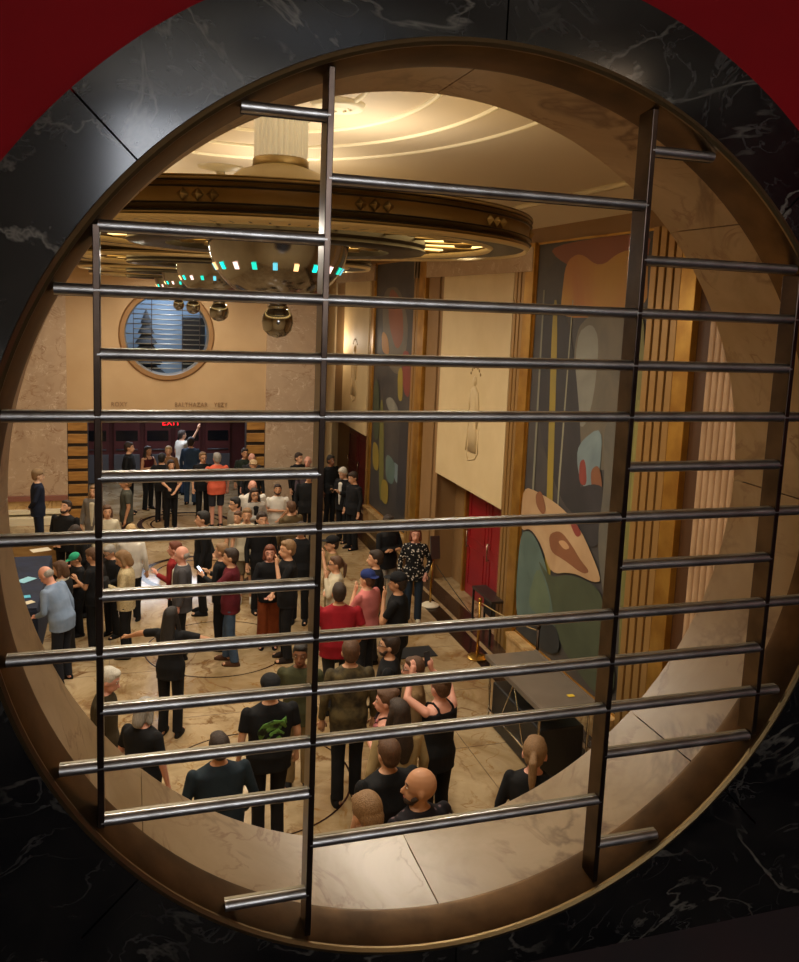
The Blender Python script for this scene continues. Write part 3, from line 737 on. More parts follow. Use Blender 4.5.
for (cx, cy), lb in zip(CH[1:], ('second gilded ring chandelier from the viewer, partly behind the nearest one', 'third gilded ring chandelier from the viewer, its ball just over the far round opening', 'farthest and smallest gilded ring chandelier, in front of the far round opening')):
    c = copy_tree(c0); c.location = (cx, cy, ZR); c['label'] = lb

# ------------------------------------------------------------------ furniture
con = empty('inspection_table', (4.08, 7.35, 0)); tag(con, 'long grey folding inspection table beside the large mural at lower right', 'table')
q = MB(); q.box((-.36, -.78, .92), (.36, .78, .96)); q.box((-.37, -.79, .90), (-.33, .79, .965)); q.box((.33, -.79, .90), (.37, .79, .965)); q.build('tabletop', grey_top, con, bevel=.006)
for (x, y) in ((-.32, -.7), (.32, -.7), (-.32, .7), (.32, .7)):
    q = MB(); q.tube([(x, y, 0), (x, y, .92)], .016, 8); q.build('leg', chrome, con, True)
q = MB(); q.tube([(-.32, -.7, .25), (-.32, .7, .25)], .012, 8); q.tube([(-.32, -.35, .25), (-.32, .0, .9)], .01, 8); q.tube([(-.32, .35, .25), (-.32, .0, .9)], .01, 8); q.build('brace', chrome, con, True)
q = MB(); q.box((-.28, -.66, .02), (.3, .7, .62)); q.build('skirt_box', black_plastic, con, bevel=.02)
sn = bx((-.04, -.03, 0), (.04, .03, .004)).build('paper_note', mat('yellow_note', '#d8b83a', .7)); sn.location = (4.22, 6.78, .966); tag(sn, 'small yellow note lying on the grey inspection table', 'note')
dk = empty('low_desk', (4.98, 10.95, 0)); 
tag(dk, 'dark low desk in front of the red doors, beyond the brass stanchion', 'desk')
q = MB(); q.box((-.13, -.42, .72), (.13, .42, .76)); q.build('desktop', mat('desk_dark', '#2a2422', .35), dk, bevel=.005)
for (x, y) in ((-.11, -.38), (.11, -.38), (-.11, .38), (.11, .38)):
    q = MB(); q.box((x-.015, y-.015, .006), (x+.015, y+.015, .72)); q.build('leg', black_plastic, dk)
q = MB(); q.box((.09, -.36, .3), (.11, .36, .72)); q.build('modesty_panel', black_plastic, dk)
def stanchion(loc, label, mm, name='stanchion', h=.98, basem=None):
    s = empty(name, loc); tag(s, label, 'stanchion')
    q = MB(); q.lathe([(0, 0), (.16, 0), (.165, .02), (.12, .05), (.04, .07), (.0, .07)], (0, 0, 0), 32); q.build('base', basem or mm, s, 'auto')
    q = MB(); q.tube([(0, 0, .06), (0, 0, h-.06)], .022, 12); q.build('pole', mm, s, True)
    q = MB(); q.lathe([(0, h), (.03, h-.005), (.034, h-.03), (.026, h-.06), (0, h-.06)], (0, 0, 0), 20); q.build('cap', mm, s, True)
    return s
P = hit(477, 658, 2, 0); S1 = (P[0], P[1], .004)
stanchion(S1, 'brass post stanchion with domed base beside the grey inspection table', brass)
P = hit(430, 606, 2, 0); S2 = (P[0], P[1], .004)
sg = stanchion(S2, 'brass stanchion with a tilted grey sign board, right of the woman in the floral blouse', brass, 'sign_stand', .9, trim_paint)
q = MB(); q.box((-.13, -.01, .0), (.13, .01, .42)); o = q.build('sign_board', mat('sign_grey', '#4b4640', .4), sg, bevel=.004); o.location = (0.06, 0, .88); o.rotation_euler = (-.2, .12, .5)
S3 = (4.86, 8.9, .006)
stanchion(S3, 'dark post stanchion behind the brass one, nearer the plinth', mat('dark_post', '#3a2c20', .35, .7))
def belt(a, b, sag, label, mm, wd=.025):
    q = MB(); A = Vector(a); B = Vector(b); pts = [A.lerp(B, t)-Vector((0, 0, sag*4*t*(1-t))) for t in np.linspace(0, 1, 9)]
    q.tube(pts, .006, 6, ry=wd); tag(q.build('retractable_belt', mm, smooth=True), label, 'belt')
belt((S2[0]+.05, S2[1]-.06, .80), (5.0, 11.45, .10), .02, 'black belt running from the sign stand down to the low desk', black_plastic)
belt((S1[0]+.02, S1[1]-.02, .90), (S3[0]-.02, S3[1]+.03, .90), .03, 'tan rope strung between the brass and the dark stanchion', mat('rope_tan', '#a88c5c', .6), .012)
fm = bx((0, 0, 0), (.78, .42, .012)).build('floor_mat', mat('mat_black', '#101012', .8), bevel=.004); fm.location = (3.12, 10.35, .003); tag(fm, 'black rectangular mat on the stone floor right of the man in black', 'mat')

# table with papers at the left edge
tb = empty('display_table', (-2.34, 12.6, 0)); tag(tb, 'table under a dark blue cloth at the left edge, papers on it', 'table')
navy = mat('navy_cloth', '#141c30', .8, col2='#1a2540', scale=5, bump=.2, bscale=12)
q = MB(); q.box((-.36, -1.35, .02), (.36, 1.35, .85)); q.build('cloth', navy, tb, bevel=.03)
q = MB(); q.box((-.35, -1.34, .85), (.35, 1.34, .87)); q.build('tabletop', navy, tb)
for i, (px, py, rz, mm, lb) in enumerate(((42, 546, .4, mat('paper_white', '#d8cdb4', .7), 'cream paper sheet on the blue table beyond the bald man'), (26, 580, .9, mat('paper_blue', '#8fc8dc', .6), 'pale blue sheet on the blue table in front of the bald man'),
        (24, 597, .2, mat('paper_cyan', '#58b8d8', .6), 'bright cyan card on the blue table by the bald man'), (26, 608, .6, _M['paper_white'], 'small cream leaflet nearest the viewer on the blue table'))):
    h = hit(px, py, 2, .874); q = MB(); s_ = (.16, .11) if i == 0 else ((.14, .09) if i == 1 else (.09, .06)); q.box((-s_[0], -s_[1], 0), (s_[0], s_[1], .004))
    o = q.build('paper_sheet', mm, loc=(min(max(h[0], -2.52), -2.12), min(max(h[1], 11.5), 14.3), .874)); o.rotation_euler = (0, 0, rz); tag(o, lb, 'paper')
ct = empty('wooden_counter', (-2.45, 15.55, 0)); tag(ct, 'low pale wooden counter at the left edge, beyond the blue table', 'counter')
bx((-.5, -.28, .1), (.5, .28, .72)).build('body', mat('counter_wood', '#a5814f', .4, col2='#8c6a3c', scale=3, stretch=(1, 1, 5)), ct, bevel=.01)
bx((-.53, -.31, .72), (.53, .31, .77)).build('worktop', floor_stone, ct, bevel=.01)
bx((-.46, -.24, 0), (.46, .24, .1)).build('plinth', dark_wood, ct)
#PEOPLE
# ------------------------------------------------------------------ people
SK = {k: mat('skin_'+k, c, .5, spec=.35) for k, c in dict(fair='#c99878', pink='#cf9682', tan='#b58463', olive='#a07452', brown='#7a5038', pale='#d8b094').items()}
HR = {k: mat('hair_'+k, c, .6, col2=c2, scale=40, bump=.5, bscale=60, stretch=(3, 3, .6)) for k, (c, c2) in dict(black=('#120e0c', '#1e1815'), dark=('#241812', '#35241a'),
      brown=('#4a3020', '#5e4029'), auburn=('#5c2c1a', '#70381f'), blond=('#a98a5c', '#c2a476'), sandy=('#8a6a48', '#775838'), grey=('#85807a', '#9c968e'), white=('#c8c2b6', '#aea79a')).items()}
EYE = mat('eye_dark', '#20160f', .3); LIP = mat('lips', '#9c5548', .5)
def cloth(name, c, c2=None, scale=6, kind='noise', fac=(.35, .65)):
    return mat('cloth_'+name, c, .85, col2=c2, scale=scale, kind=kind, fac=fac, bump=.35, bscale=9, spec=.25)
def sstep(a, b, x):
    t = min(max((x-a)/(b-a), 0), 1); return t*t*(3-2*t)
ARM = {  # elbow, wrist, hand direction (right side; x mirrored for the left)
    'down': ((.235, -.02, 1.14), (.25, .05, .89), (0, .15, -1)),
    'phone': ((.225, .03, 1.14), (.10, .27, 1.20), (-.3, .6, .7)),
    'read': ((.23, .06, 1.13), (.12, .30, 1.08), (-.3, .9, .0)),
    'chin': ((.20, .14, 1.15), (.07, .17, 1.42), (-.3, -.1, 1)),
    'cross': ((.24, .07, 1.15), (-.04, .18, 1.16), (-1, .1, .1)),
    'up': ((.26, .18, 1.50), (.12, .30, 1.66), (-.4, .2, 1)),
    'raise': ((.36, .12, 1.58), (.42, .22, 1.82), (.1, .1, 1)),
    'out': ((.44, .08, 1.33), (.66, .20, 1.22), (.8, .4, -.2)),
    'clasp': ((.235, .02, 1.14), (.05, .20, .98), (-.6, .3, -.5)),
    'hip': ((.36, -.07, 1.18), (.19, .08, 1.03), (-.6, .6, -.3)),
    'pocket': ((.27, -.04, 1.13), (.20, .06, .93), (-.3, .3, -1)),
    'reach': ((.25, .20, 1.22), (.20, .46, 1.15), (0, 1, -.2)),
    'back': ((.25, -.10, 1.15), (.06, -.17, .99), (-.8, 0, -.4))}
PLACED = []
PEND = []           # objects to bake after one evaluation
def remesh(o, v, it=4):
    r = o.modifiers.new('remesh', 'REMESH'); r.mode = 'VOXEL'; r.voxel_size = v; r.use_smooth_shade = True
    s_ = o.modifiers.new('smooth', 'SMOOTH'); s_.factor = .6; s_.iterations = it
def person(label, head, H=1.72, a=0, skin='fair', hair=('short', 'dark'), top=None, sl='short', bottom=None, bk='long', arms=('down', 'down'), lean=0,
           turn=0, nod=0, w=1., shoe=None, cap=None, beard=None, glasses=False, jacket=None, vest=None, group=None, pos=None, fem=False, stride=.0, near=True, hs=1.10):
    w *= 1.07; S = H/1.755; rnd = random.Random(label)
    base = near
    yaw_h = math.radians(turn); nodr = math.radians(nod); ln = math.radians(lean)
    def bend(p):
        p = Vector(p); k = sstep(.86, 1.06, p.z)
        if ln and k > 0:
            h0 = Vector((0, 0, .95)); d = p-h0; an = -ln*k
            c, s_ = math.cos(an), math.sin(an); d = Vector((d.x, d.y*c-d.z*s_, d.y*s_+d.z*c)); p = h0+d
        return p*S
    Hc = Vector((0, .01, 1.545)); DR = Vector((0, .008, -.028-.08*(hs-1.1)))
    Mh = Matrix.Rotation(yaw_h, 3, 'Z') @ Matrix.Rotation(-nodr, 3, 'X')
    def hd(mb, n0):                 # move freshly added head verts
        for i in range(n0, len(mb.v)): mb.v[i] = tuple(Hc + DR + Mh @ ((Vector(mb.v[i])-Hc)*hs))
    W = w; ar = math.radians(a); Rz = Matrix.Rotation(-ar, 3, 'Z')
    if pos is None:         # nudge the stature until nobody stands inside a neighbour
        best = None
        for dh in sorted(np.arange(-.16, .161, .02), key=abs):
            S = (H+dh)/1.755; tv = bend(Hc + DR + Mh @ ((Vector((0, 0, 1.76))-Hc)*hs)); h = hit(head[0], head[1], 2, tv.z); o3 = Rz @ Vector((tv.x, tv.y, 0))
            p_ = (h[0]-o3.x, h[1]-o3.y); gap = min([math.hypot(p_[0]-x_, p_[1]-y_)/(.25*(w+w_)) for x_, y_, w_ in PLACED]+[9])
            if best is None or (gap > best[0] and best[0] < 1): best = (gap, dh, p_)
            if best[0] >= 1: break
        S = (H+best[1])/1.755; pos = (best[2][0], best[2][1], 0)
        for it_ in range(12):
            px_, py_ = pos[0], pos[1]
            for x_, y_, w_ in PLACED:
                dd = math.hypot(px_-x_, py_-y_); need = .25*(w+w_)
                if dd < need: px_ += (px_-x_)/max(dd, .01)*(need-dd)*.6; py_ += (py_-y_)/max(dd, .01)*(need-dd)*.6
            pos = (px_, py_, 0)
    PLACED.append((pos[0], pos[1], w))
    def limbs(side, pose):
        e, wr, hdir = ARM[pose]; e = Vector(e); wr = Vector(wr); hdir = Vector(hdir).normalized()
        sh = Vector((.176*W if not fem else .158*W, 0, 1.40))
        off = (W-1)*.15
        e.x += off; 
        if pose not in ('cross', 'chin', 'phone', 'clasp', 'read'): wr.x += off
        m = Vector((side, 1, 1))
        f = lambda v: Vector((v.x*side, v.y, v.z))
        return f(sh), f(e), f(wr), f(hdir).normalized()
    # ---- body
    q = MB()
    tors = [(.84, .12*W, .10), (.90, .165*W, .125), (.97, .168*W, .125*W), (1.08, (.135 if fem else .148)*W, .105*W), (1.20, (.14 if fem else .155)*W, .11*W), (1.32, .165*W, .118), (1.40, .172*W, .10), (1.45, .115, .078), (1.49, .06, .055)]
    q.loft(tors, 20)
    q.tube([(0, -.01, 1.42), (0, .0, 1.50), (0, .015, 1.60)], [.062, .053, .055], 14)
    L = {}
    for side, pose in ((-1, arms[0]), (1, arms[1])):
        sh, e, wr, hdv = limbs(side, pose); L[side] = (sh, e, wr, hdv)
        q.capsule(sh, e, .050, .039, 10); q.capsule(e, wr, .040, .026, 10)
        pc = wr+hdv*.055; q.capsule(wr+hdv*.02, wr+hdv*.075, .029, .033, 8)
    legs = {}
    for side in (-1, 1):
        hp = Vector((.088*side*W, 0, .90)); sy = stride*side*.5
        kn = Vector((.095*side, .025+sy*.5, .49)); an = Vector((.10*side, -.01+sy, .08)); legs[side] = (hp, kn, an)
        q.capsule(hp, kn, .082*min(W, 1.15), .056, 12); q.capsule(kn, an, .056, .037, 12)
        q.capsule((an.x, an.y-.03, .04), (an.x+.02*side, an.y+.15, .03), .036, .03, 8)
    n0 = len(q.v)
    q.ball((0, .0, 1.655), (.077, .096, .100), 18); q.ball((0, .035, 1.585), (.056, .066, .062), 14)
    q.ball((0, .055, 1.548), (.026, .03, .024), 10)
    q.tube([(0, .092, 1.64), (0, .112, 1.612), (0, .116, 1.598)], [.008, .012, .014], 8); q.ball((0, .112, 1.600), (.017, .014, .011), 8)
    q.tube([(-.035, .083, 1.662), (0, .092, 1.664), (.035, .083, 1.662)], .009, 8)
    for sd in (-1, 1): q.ball((.078*sd, -.005, 1.625), (.012, .02, .032), 8)
    hd(q, n0)
    for i in range(len(q.v)): q.v[i] = tuple(bend(q.v[i]))
    # fingers and face details, appended after the skin is fused
    x = MB(); EX = []
    for side in (-1, 1):
        sh, e, wr, hdv = L[side]; fore = (wr-e).normalized()
        lat = hdv.cross(Vector((0, 0, 1)) if abs(hdv.z) < .8 else Vector((0, 1, 0))).normalized()
        pn = lat.cross(hdv).normalized()
        if pn.dot(Vector((-side, .3, -.5))) < 0: pn = -pn
        for k, (o_, l_) in enumerate(((-.024, .065), (-.008, .074), (.008, .070), (.023, .055))):
            b0 = wr+hdv*.085+lat*o_; b1 = b0+hdv*(l_*.5)+pn*.008; b2 = b1+hdv*(l_*.36)+pn*.022
            x.tube([b0-hdv*.025, b0, b1, b2], [.0085, .009, .0085, .0065], 7, SK[skin])
        b0 = wr+hdv*.035-lat*.026; x.tube([b0, b0+hdv*.03-lat*.02+pn*.01, b0+hdv*.06-lat*.022+pn*.02], [.0105, .0105, .0075], 7, SK[skin])
    n0 = len(x.v)
    for sd in (-1, 1):
        x.ball((.031*sd, .083, 1.645), (.012, .008, .007), 8, mat('eye_white', '#d8ccc0', .3)); x.ball((.031*sd, .089, 1.645), (.006, .004, .006), 8, EYE)
        x.tube([(.016*sd, .092, 1.668), (.032*sd, .090, 1.674), (.05*sd, .078, 1.668)], .0035, 6, HR[hair[1]] if hair else HR['dark'])
    x.tube([(-.022, .092, 1.571), (0, .101, 1.572), (.022, .092, 1.571)], [.003, .0055, .003], 6, LIP)
    hd(x, n0)
    for i in range(len(x.v)): x.v[i] = tuple(bend(x.v[i]))
    # ---- placing: the top of the head goes through the given photo pixel
    root = q.build('person', SK[skin], smooth=True, loc=pos); root.rotation_euler = (0, 0, -ar)
    tag(root, label, 'person', group)
    remesh(root, .0105 if near else .014, 3); PEND.append((root, x))
    def piece(nm, mb, m, vox=.014, it=3, rm=True, parent=root):
        for i in range(len(mb.v)): mb.v[i] = tuple(bend(mb.v[i]))
        o = mb.build(nm, m, parent, True)
        if rm: remesh(o, vox, it); PEND.append((o, None))
        return o
    # ---- top
    def torso(mb, g, z0, z1, flare=1., open_=False):
        se = [(z, rx+g, ry+g) for (z, rx, ry) in tors if z0 <= z <= z1]
        def at(z):
            for (a1, b1) in zip(tors[:-1], tors[1:]):
                if a1[0] <= z <= b1[0]:
                    t = (z-a1[0])/(b1[0]-a1[0]); return (z, a1[1]+(b1[1]-a1[1])*t+g, a1[2]+(b1[2]-a1[2])*t+g)
            return (z, (tors[0][1]+.045*W+g)*flare, (tors[0][2]+.03+g)*flare)
        se = [at(z0)]+[s_ for s_ in se if s_[0] > z0+.01 and s_[0] < z1-.01]+[at(z1)]
        se = [(z, max(rx, (tors[2][1]+g)*.93 if z < .95 else 0), max(ry, (tors[2][2]+g)*.93 if z < .95 else 0)) for z, rx, ry in se]
        mb.loft(se, 20)
    def sleeves(mb, g, kind_, r0=.051, r1=.042):
        for side in (-1, 1):
            sh, e, wr, hdv = L[side]
            if kind_ == 'short': mb.capsule(sh, sh.lerp(e, .3), r0+g-.002, r0+g, 12); mb.tube([sh, sh.lerp(e, .35), sh.lerp(e, .72)], [r0+g+.004, r0+g, r0+g], 12)
            elif kind_ == 'long':
                mb.capsule(sh, e, r0+g, r1+g, 12); mb.tube([e, e.lerp(wr, .5), e.lerp(wr, .96)], [r1+g, r1+g-.003, .034+g], 12)
            elif kind_ == 'elbow': mb.capsule(sh, e, r0+g+.004, r1+g+.006, 12)
    if top:
        m = MB(); hem = .80 if bottom is not None else .62
        if sl == 'none': torso(m, .012, hem, 1.40); [m.tube([(s_*.09, .125, 1.37), (s_*.09, .085, 1.45), (s_*.085, .0, 1.475), (s_*.09, -.085, 1.45), (s_*.09, -.125, 1.37)], .016, 8) for s_ in (-1, 1)]
        else:
            torso(m, .014, hem, 1.475); sleeves(m, .006, sl)
        piece('shirt' if not jacket else 'undershirt', m, top)
    if jacket:
        m = MB(); torso(m, .026, .76, 1.47); sleeves(m, .014, 'long')
        o = piece('jacket', m, jacket)
        m = MB(); m.add([bend(v) for v in ((-.055, .158*max(W, 1), 1.42), (.055, .158*max(W, 1), 1.42), (.04, .170*max(W, 1), 1.1), (0, .172*max(W, 1), .95), (-.04, .170*max(W, 1), 1.1))], [(0, 1, 2, 3, 4)])
        if top:
            m2 = MB(); m2.loft([(.9, .02, .018, 0, .14*W), (1.15, .045, .022, 0, .128*W), (1.38, .065, .03, 0, .118), (1.47, .05, .03, 0, .04)], 12); piece('shirt_front', m2, top, .012)
    if vest:
        m = MB(); torso(m, .03, .74, 1.45); piece('vest', m, vest)
    # ---- bottom
    if bottom is not None:
        m = MB()
        if bk in ('long', 'shorts', 'wide'):
            torso(m, .008, .84, 1.02)
            for side in (-1, 1):
                hp, kn, an = legs[side]; g = .010 if bk != 'wide' else .03
                if bk == 'shorts': m.tube([hp, hp.lerp(kn, .5), kn+Vector((0, 0, .03))], [.088, .085, .085], 14)
                else:
                    m.capsule(hp, kn, .086*min(W, 1.15), .062+g, 14); m.tube([kn, kn.lerp(an, .5), an+Vector((0, 0, -.02))], [.062+g, .055+g*1.3, .052+g*1.6], 14)
            piece('shorts' if bk == 'shorts' else 'trousers', m, bottom)
        else:
            zb = .12 if bk == 'maxi' else .50
            m.loft([(zb, .21*W+(.04 if bk == 'maxi' else 0), .17), (.6, .20*W, .155), (.85, .19*W, .15), (.97, .182*W, .135), (1.05, .15*W, .12)], 20); piece('skirt', m, bottom)
    # ---- shoes
    for side in (-1, 1):
        an = legs[side][2]; m = MB()
        m.loft([(0, .045, .135, an.x+.01*side, an.y+.055), (.03, .046, .136, an.x+.01*side, an.y+.055), (.055, .04, .11, an.x+.01*side, an.y+.04), (.085, .036, .055, an.x, an.y), (.10, .03, .04, an.x, an.y)], 16)
        m.v = [tuple(Vector(v)*S) for v in m.v]; m.build('shoe', shoe or cloth('shoe_black', '#141416'), root, True)
    # ---- hair, hats
    def headpiece(nm, build, m, rm=.012, smooth_it=2, mm=None):
        b_ = MB(); build(b_); hd(b_, 0); return piece(nm, b_, m, rm, smooth_it, rm is not None)
    kind_, hc = hair if hair else (None, None)
    if kind_:
        def hb(b_):
            if kind_ == 'fringe':
                b_.ball((0, -.035, 1.635), (.082, .072, .062), 14); return
            b_.ball((0, -.016, 1.672), (.086, .098, .098), 18)
            b_.ball((0, .040, 1.722), (.066, .052, .036), 12)
            if kind_ == 'short': b_.ball((0, -.045, 1.62), (.076, .062, .075), 12)
            if kind_ == 'bob':
                for s_ in (-1, 1): b_.capsule((.07*s_, -.01, 1.66), (.078*s_, .005, 1.55), .028, .03, 10)
                b_.capsule((0, -.06, 1.65), (0, -.065, 1.54), .07, .06, 12)
            if kind_ == 'long':
                for s_ in (-1, 1): b_.tube([(.068*s_, -.01, 1.66), (.085*s_, .0, 1.55), (.10*s_, .0, 1.44), (.09*s_, .03, 1.33)], [.03, .032, .035, .018], 10)
                b_.tube([(0, -.06, 1.66), (0, -.085, 1.52), (0, -.115, 1.40), (0, -.12, 1.27)], [.075, .085, .09, .04], 14, ry=[.05, .05, .045, .03])
            if kind_ == 'pony':
                b_.ball((0, -.05, 1.62), (.07, .055, .06), 12); b_.tube([(0, -.10, 1.67), (0, -.145, 1.62), (0, -.14, 1.50), (0, -.135, 1.42)], [.022, .032, .028, .012], 10)
            if kind_ == 'bun': b_.ball((0, -.05, 1.62), (.07, .055, .06), 12); b_.ball((0, -.09, 1.735), (.045, .045, .04), 12)
        headpiece('hair', hb, HR[hc])
    if beard:
        headpiece('beard', lambda b_: (b_.ball((0, .055, 1.558), (.052, .052, .035), 12), b_.tube([(-.062, .02, 1.60), (-.055, .05, 1.57)], .018, 8), b_.tube([(.062, .02, 1.60), (.055, .05, 1.57)], .018, 8)), HR[beard], .009)
    if cap:
        ck, cm = cap
        def cb(b_):
            b_.ball((0, -.004, 1.70), (.093, .108, .078), 16)
            if ck == 'cap': b_.loft([(1.690, .07, .085, 0, .095), (1.700, .072, .088, 0, .093)], 16)
            if ck == 'backcap': b_.loft([(1.680, .07, .07, 0, -.095), (1.690, .07, .07, 0, -.093)], 16)
            if ck == 'beanie': b_.ball((0, -.02, 1.685), (.094, .105, .08), 14)
        headpiece('cap' if ck != 'beanie' else 'beanie', cb, cm, .009)
    if glasses:
        def gb(b_):
            for s_ in (-1, 1): b_.tube([(s_*.033+.022*math.cos(t), .106, 1.645+.017*math.sin(t)) for t in np.linspace(0, 2*PI, 13)[:-1]], .003, 6, closed=True); b_.tube([(.055*s_, .104, 1.65), (.078*s_, .0, 1.645)], .003, 6)
            b_.tube([(-.011, .108, 1.647), (.011, .108, 1.647)], .003, 6)
        b_ = MB(); gb(b_); hd(b_, 0); piece('glasses', b_, black_plastic, rm=False)
    root['_S'] = S
    return dict(root=root, L=L, bend=bend, Rz=Rz, pos=Vector(pos), S=S)
def in_hand(P, side, off=.1, fwd=0, up=0):
    sh, e, wr, hdv = P['L'][side]; p = P['bend'](wr+hdv*off); return P['pos']+P['Rz'] @ (p+Vector((0, fwd, up))), P['Rz'] @ hdv
def phone(P, side, label, lit=False):
    p, d = in_hand(P, side, .125); q = MB(); q.box((-.037, -.004, -.075), (.037, .004, .075), black_plastic); q.box((-.034, -.0055, -.071), (.034, -.0045, .071), mat('screen_lit', '#cfe0ff', .3, emit='#dfeaff', estr=1.6) if lit else mat('screen_dim', '#30343c', .1))
    o = q.build('phone', loc=p); o.rotation_euler = (-.7 if lit else -.25, 0, P['root'].rotation_euler[2]); tag(o, label, 'phone')
def bag(P, side, label, m, sz=(.16, .06, .2), hang=.30):
    p, d = in_hand(P, side, .07); b = empty('handbag', p, P['root'].rotation_euler[2]); tag(b, label, 'bag')
    q = MB(); q.loft([(-hang-sz[2]*2+.2, sz[0], sz[1]), (-hang+.06, sz[0]*.95, sz[1]*1.1), (-hang+.18, sz[0]*.85, sz[1]*.6)], 16); q.build('bag_body', m, b, True, bevel=.01)
    q = MB(); q.tube([(-sz[0]*.6, 0, -hang+.15), (-.03, 0, -.02), (.03, 0, -.02), (sz[0]*.6, 0, -hang+.15)], .008, 8); q.build('strap', m, b, True)

BLK = cloth('black', '#101012', '#17171a'); BLK2 = cloth('soft_black', '#1a1a1d', '#131316'); NAV = cloth('navy', '#151b2c', '#1b2336'); CHAR = cloth('charcoal', '#2c2c30', '#242428')
DEN = cloth('denim', '#34465e', '#283a50'); CRM = cloth('cream', '#c9bfa8', '#b6ab93'); WHT = cloth('white', '#d4cec4', '#c4beb4'); OLV = cloth('olive', '#44442c', '#383824'); KHA = cloth('khaki', '#8a7654', '#786646')
def print_back(Pn):
    q = MB(); S_ = Pn['S']
    def bk(x, z): return Pn['bend']((x, -(.152-.25*x*x*4+(.012 if z > 1.3 else .0)), z))
    for pts, r in (([(-.12, 1.16), (-.13, 1.24), (-.09, 1.31), (0, 1.34), (.09, 1.32), (.13, 1.26)], .02), ([(-.11, 1.18), (-.07, 1.26), (0, 1.29), (.08, 1.27)], .022), ([(-.07, 1.15), (-.02, 1.2), (.05, 1.17), (.09, 1.12)], .024), ([(.06, 1.33), (.12, 1.36), (.13, 1.31)], .014), ([(-.03, 1.22), (.04, 1.24), (.11, 1.20)], .018)):
        P_ = [bk(*p) for p in pts]; n = len(P_); q.tube(P_, [r*.6]+[r*1.5]*(n-2)+[r*.6], 8, ry=[.004]*n)
    q.build('back_print', mat('green_print', '#5f9040', .7, col2='#16200f', scale=11, fac=(.5, .62)), Pn['root'], True)
far = dict(near=False)
P = person
a1 = P('man in dark navy uniform and cap by the far left stone pillar', (37.5, 469), 1.80, 75, 'pale', ('short', 'sandy'), NAV, 'long', NAV, cap=('cap', cloth('tan_cap', '#8c7458')), arms=('down', 'back'), **far)
P('bearded stout man in a black sweater right of the uniformed man', (67, 500), 1.70, 215, 'fair', ('short', 'dark'), BLK, 'long', BLK, w=1.3, beard='dark', nod=-14, arms=('clasp', 'clasp'), **far)
P('woman with long grey brown hair and grey jacket, behind the leftmost grille blade', (94, 485), 1.66, 200, 'fair', ('long', 'sandy'), CRM, 'long', CHAR, jacket=cloth('grey_jacket', '#77706a', '#66605a'), fem=True, **far)
P('dark-haired person in dark top, below the bearded man, looking down at the papers', (71, 527), 1.62, 250, 'pink', ('short', 'dark'), BLK2, 'long', BLK, arms=('read', 'read'), nod=25, lean=12, **far)
P('person in dark clothes with tanned face beyond the green cap', (90, 548), 1.62, 300, 'tan', ('short', 'brown'), BLK2, 'short', BLK, arms=('phone', 'down'), nod=20, **far)
P('man in grey olive polo shirt facing left, near the far left ring in the floor', (126, 476), 1.74, 265, 'tan', ('short', 'sandy'), cloth('grey_olive', '#4c4c42', '#40403a'), 'short', cloth('plum', '#3c2a28'), arms=('down', 'down'), **far)
P('brown-haired woman in a cream jacket just right of the leftmost blade', (107, 505), 1.62, 170, 'fair', ('bob', 'brown'), CRM, 'long', BLK, fem=True, **far)
P('blond person in a long white shirt and black trousers, left of the beige blouse', (131, 524), 1.66, 10, 'fair', ('short', 'blond'), WHT, 'long', BLK, arms=('cross', 'down'), **far)
bb = P('woman in cream lace blouse with brown hair carrying a black bag, at left', (119, 551), 1.64, 280, 'fair', ('bob', 'sandy'), cloth('lace', '#c8b690', '#a89874', 40), 'long', BLK, arms=('phone', 'pocket'), nod=25, fem=True)
bag(bb, -1, 'black handbag carried by the woman in the cream lace blouse', BLK, (.17, .07, .18), .12)
P('person in dark jacket and glasses looking down, beyond the cream lace blouse', (107, 546), 1.66, 230, 'fair', ('short', 'grey'), BLK2, 'long', BLK, glasses=True, nod=25, arms=('read', 'read'), **far)
P('bald man in light blue shirt leaning over the blue table', (41, 567), 1.70, 300, 'pink', ('fringe', 'grey'), cloth('sky_blue', '#8294b0', '#71849f'), 'long', cloth('slate_trousers', '#1c1f28'), arms=('read', 'down'), lean=18, nod=20, w=1.12)
P('woman in black waistcoat with white sleeves and long black skirt, at left', (58, 561), 1.70, 290, 'fair', ('bob', 'brown'), cloth('white_knit', '#b9b2a4', '#a39c8e', 30), 'long', BLK, 'maxi', vest=BLK, arms=('down', 'down'), fem=True, nod=15)
P('person wearing a bright green cap among the people at the blue table', (75, 554), 1.52, 250, 'tan', ('short', 'brown'), BLK2, 'short', BLK, cap=('cap', cloth('green_cap', '#2fa37c', '#28906c')), nod=25, arms=('read', 'read'))
# far doorway
P('man in white shirt raising his arm in front of the outer doors', (182, 430), 1.80, 60, 'fair', ('short', 'dark'), WHT, 'short', DEN, arms=('down', 'raise'), **far)
P('tall man in blue denim shirt beside the man with the raised arm', (191, 437), 1.80, 20, 'tan', ('short', 'dark'), DEN, 'long', DEN, **far)
P('large person in black by the far doorway, left of the woman in dark red', (129, 442), 1.82, 100, 'fair', ('short', 'dark'), BLK, 'long', BLK, w=1.25, **far)
P('woman in sleeveless dark red top in front of the far doorway', (148, 446), 1.68, 140, 'tan', ('long', 'dark'), cloth('wine', '#4a1418', '#381014'), 'none', BLK, arms=('cross', 'phone'), fem=True, **far)
P('dark-haired person in black seen from behind, left of the blond head', (162, 453), 1.70, 20, 'fair', ('short', 'black'), BLK, 'long', BLK, arms=('hip', 'down'), **far)
P('blond person in brown top by the far doorway', (168.5, 446), 1.66, 190, 'fair', ('short', 'blond'), cloth('tan_top', '#7c5a3c'), 'long', CHAR, **far)
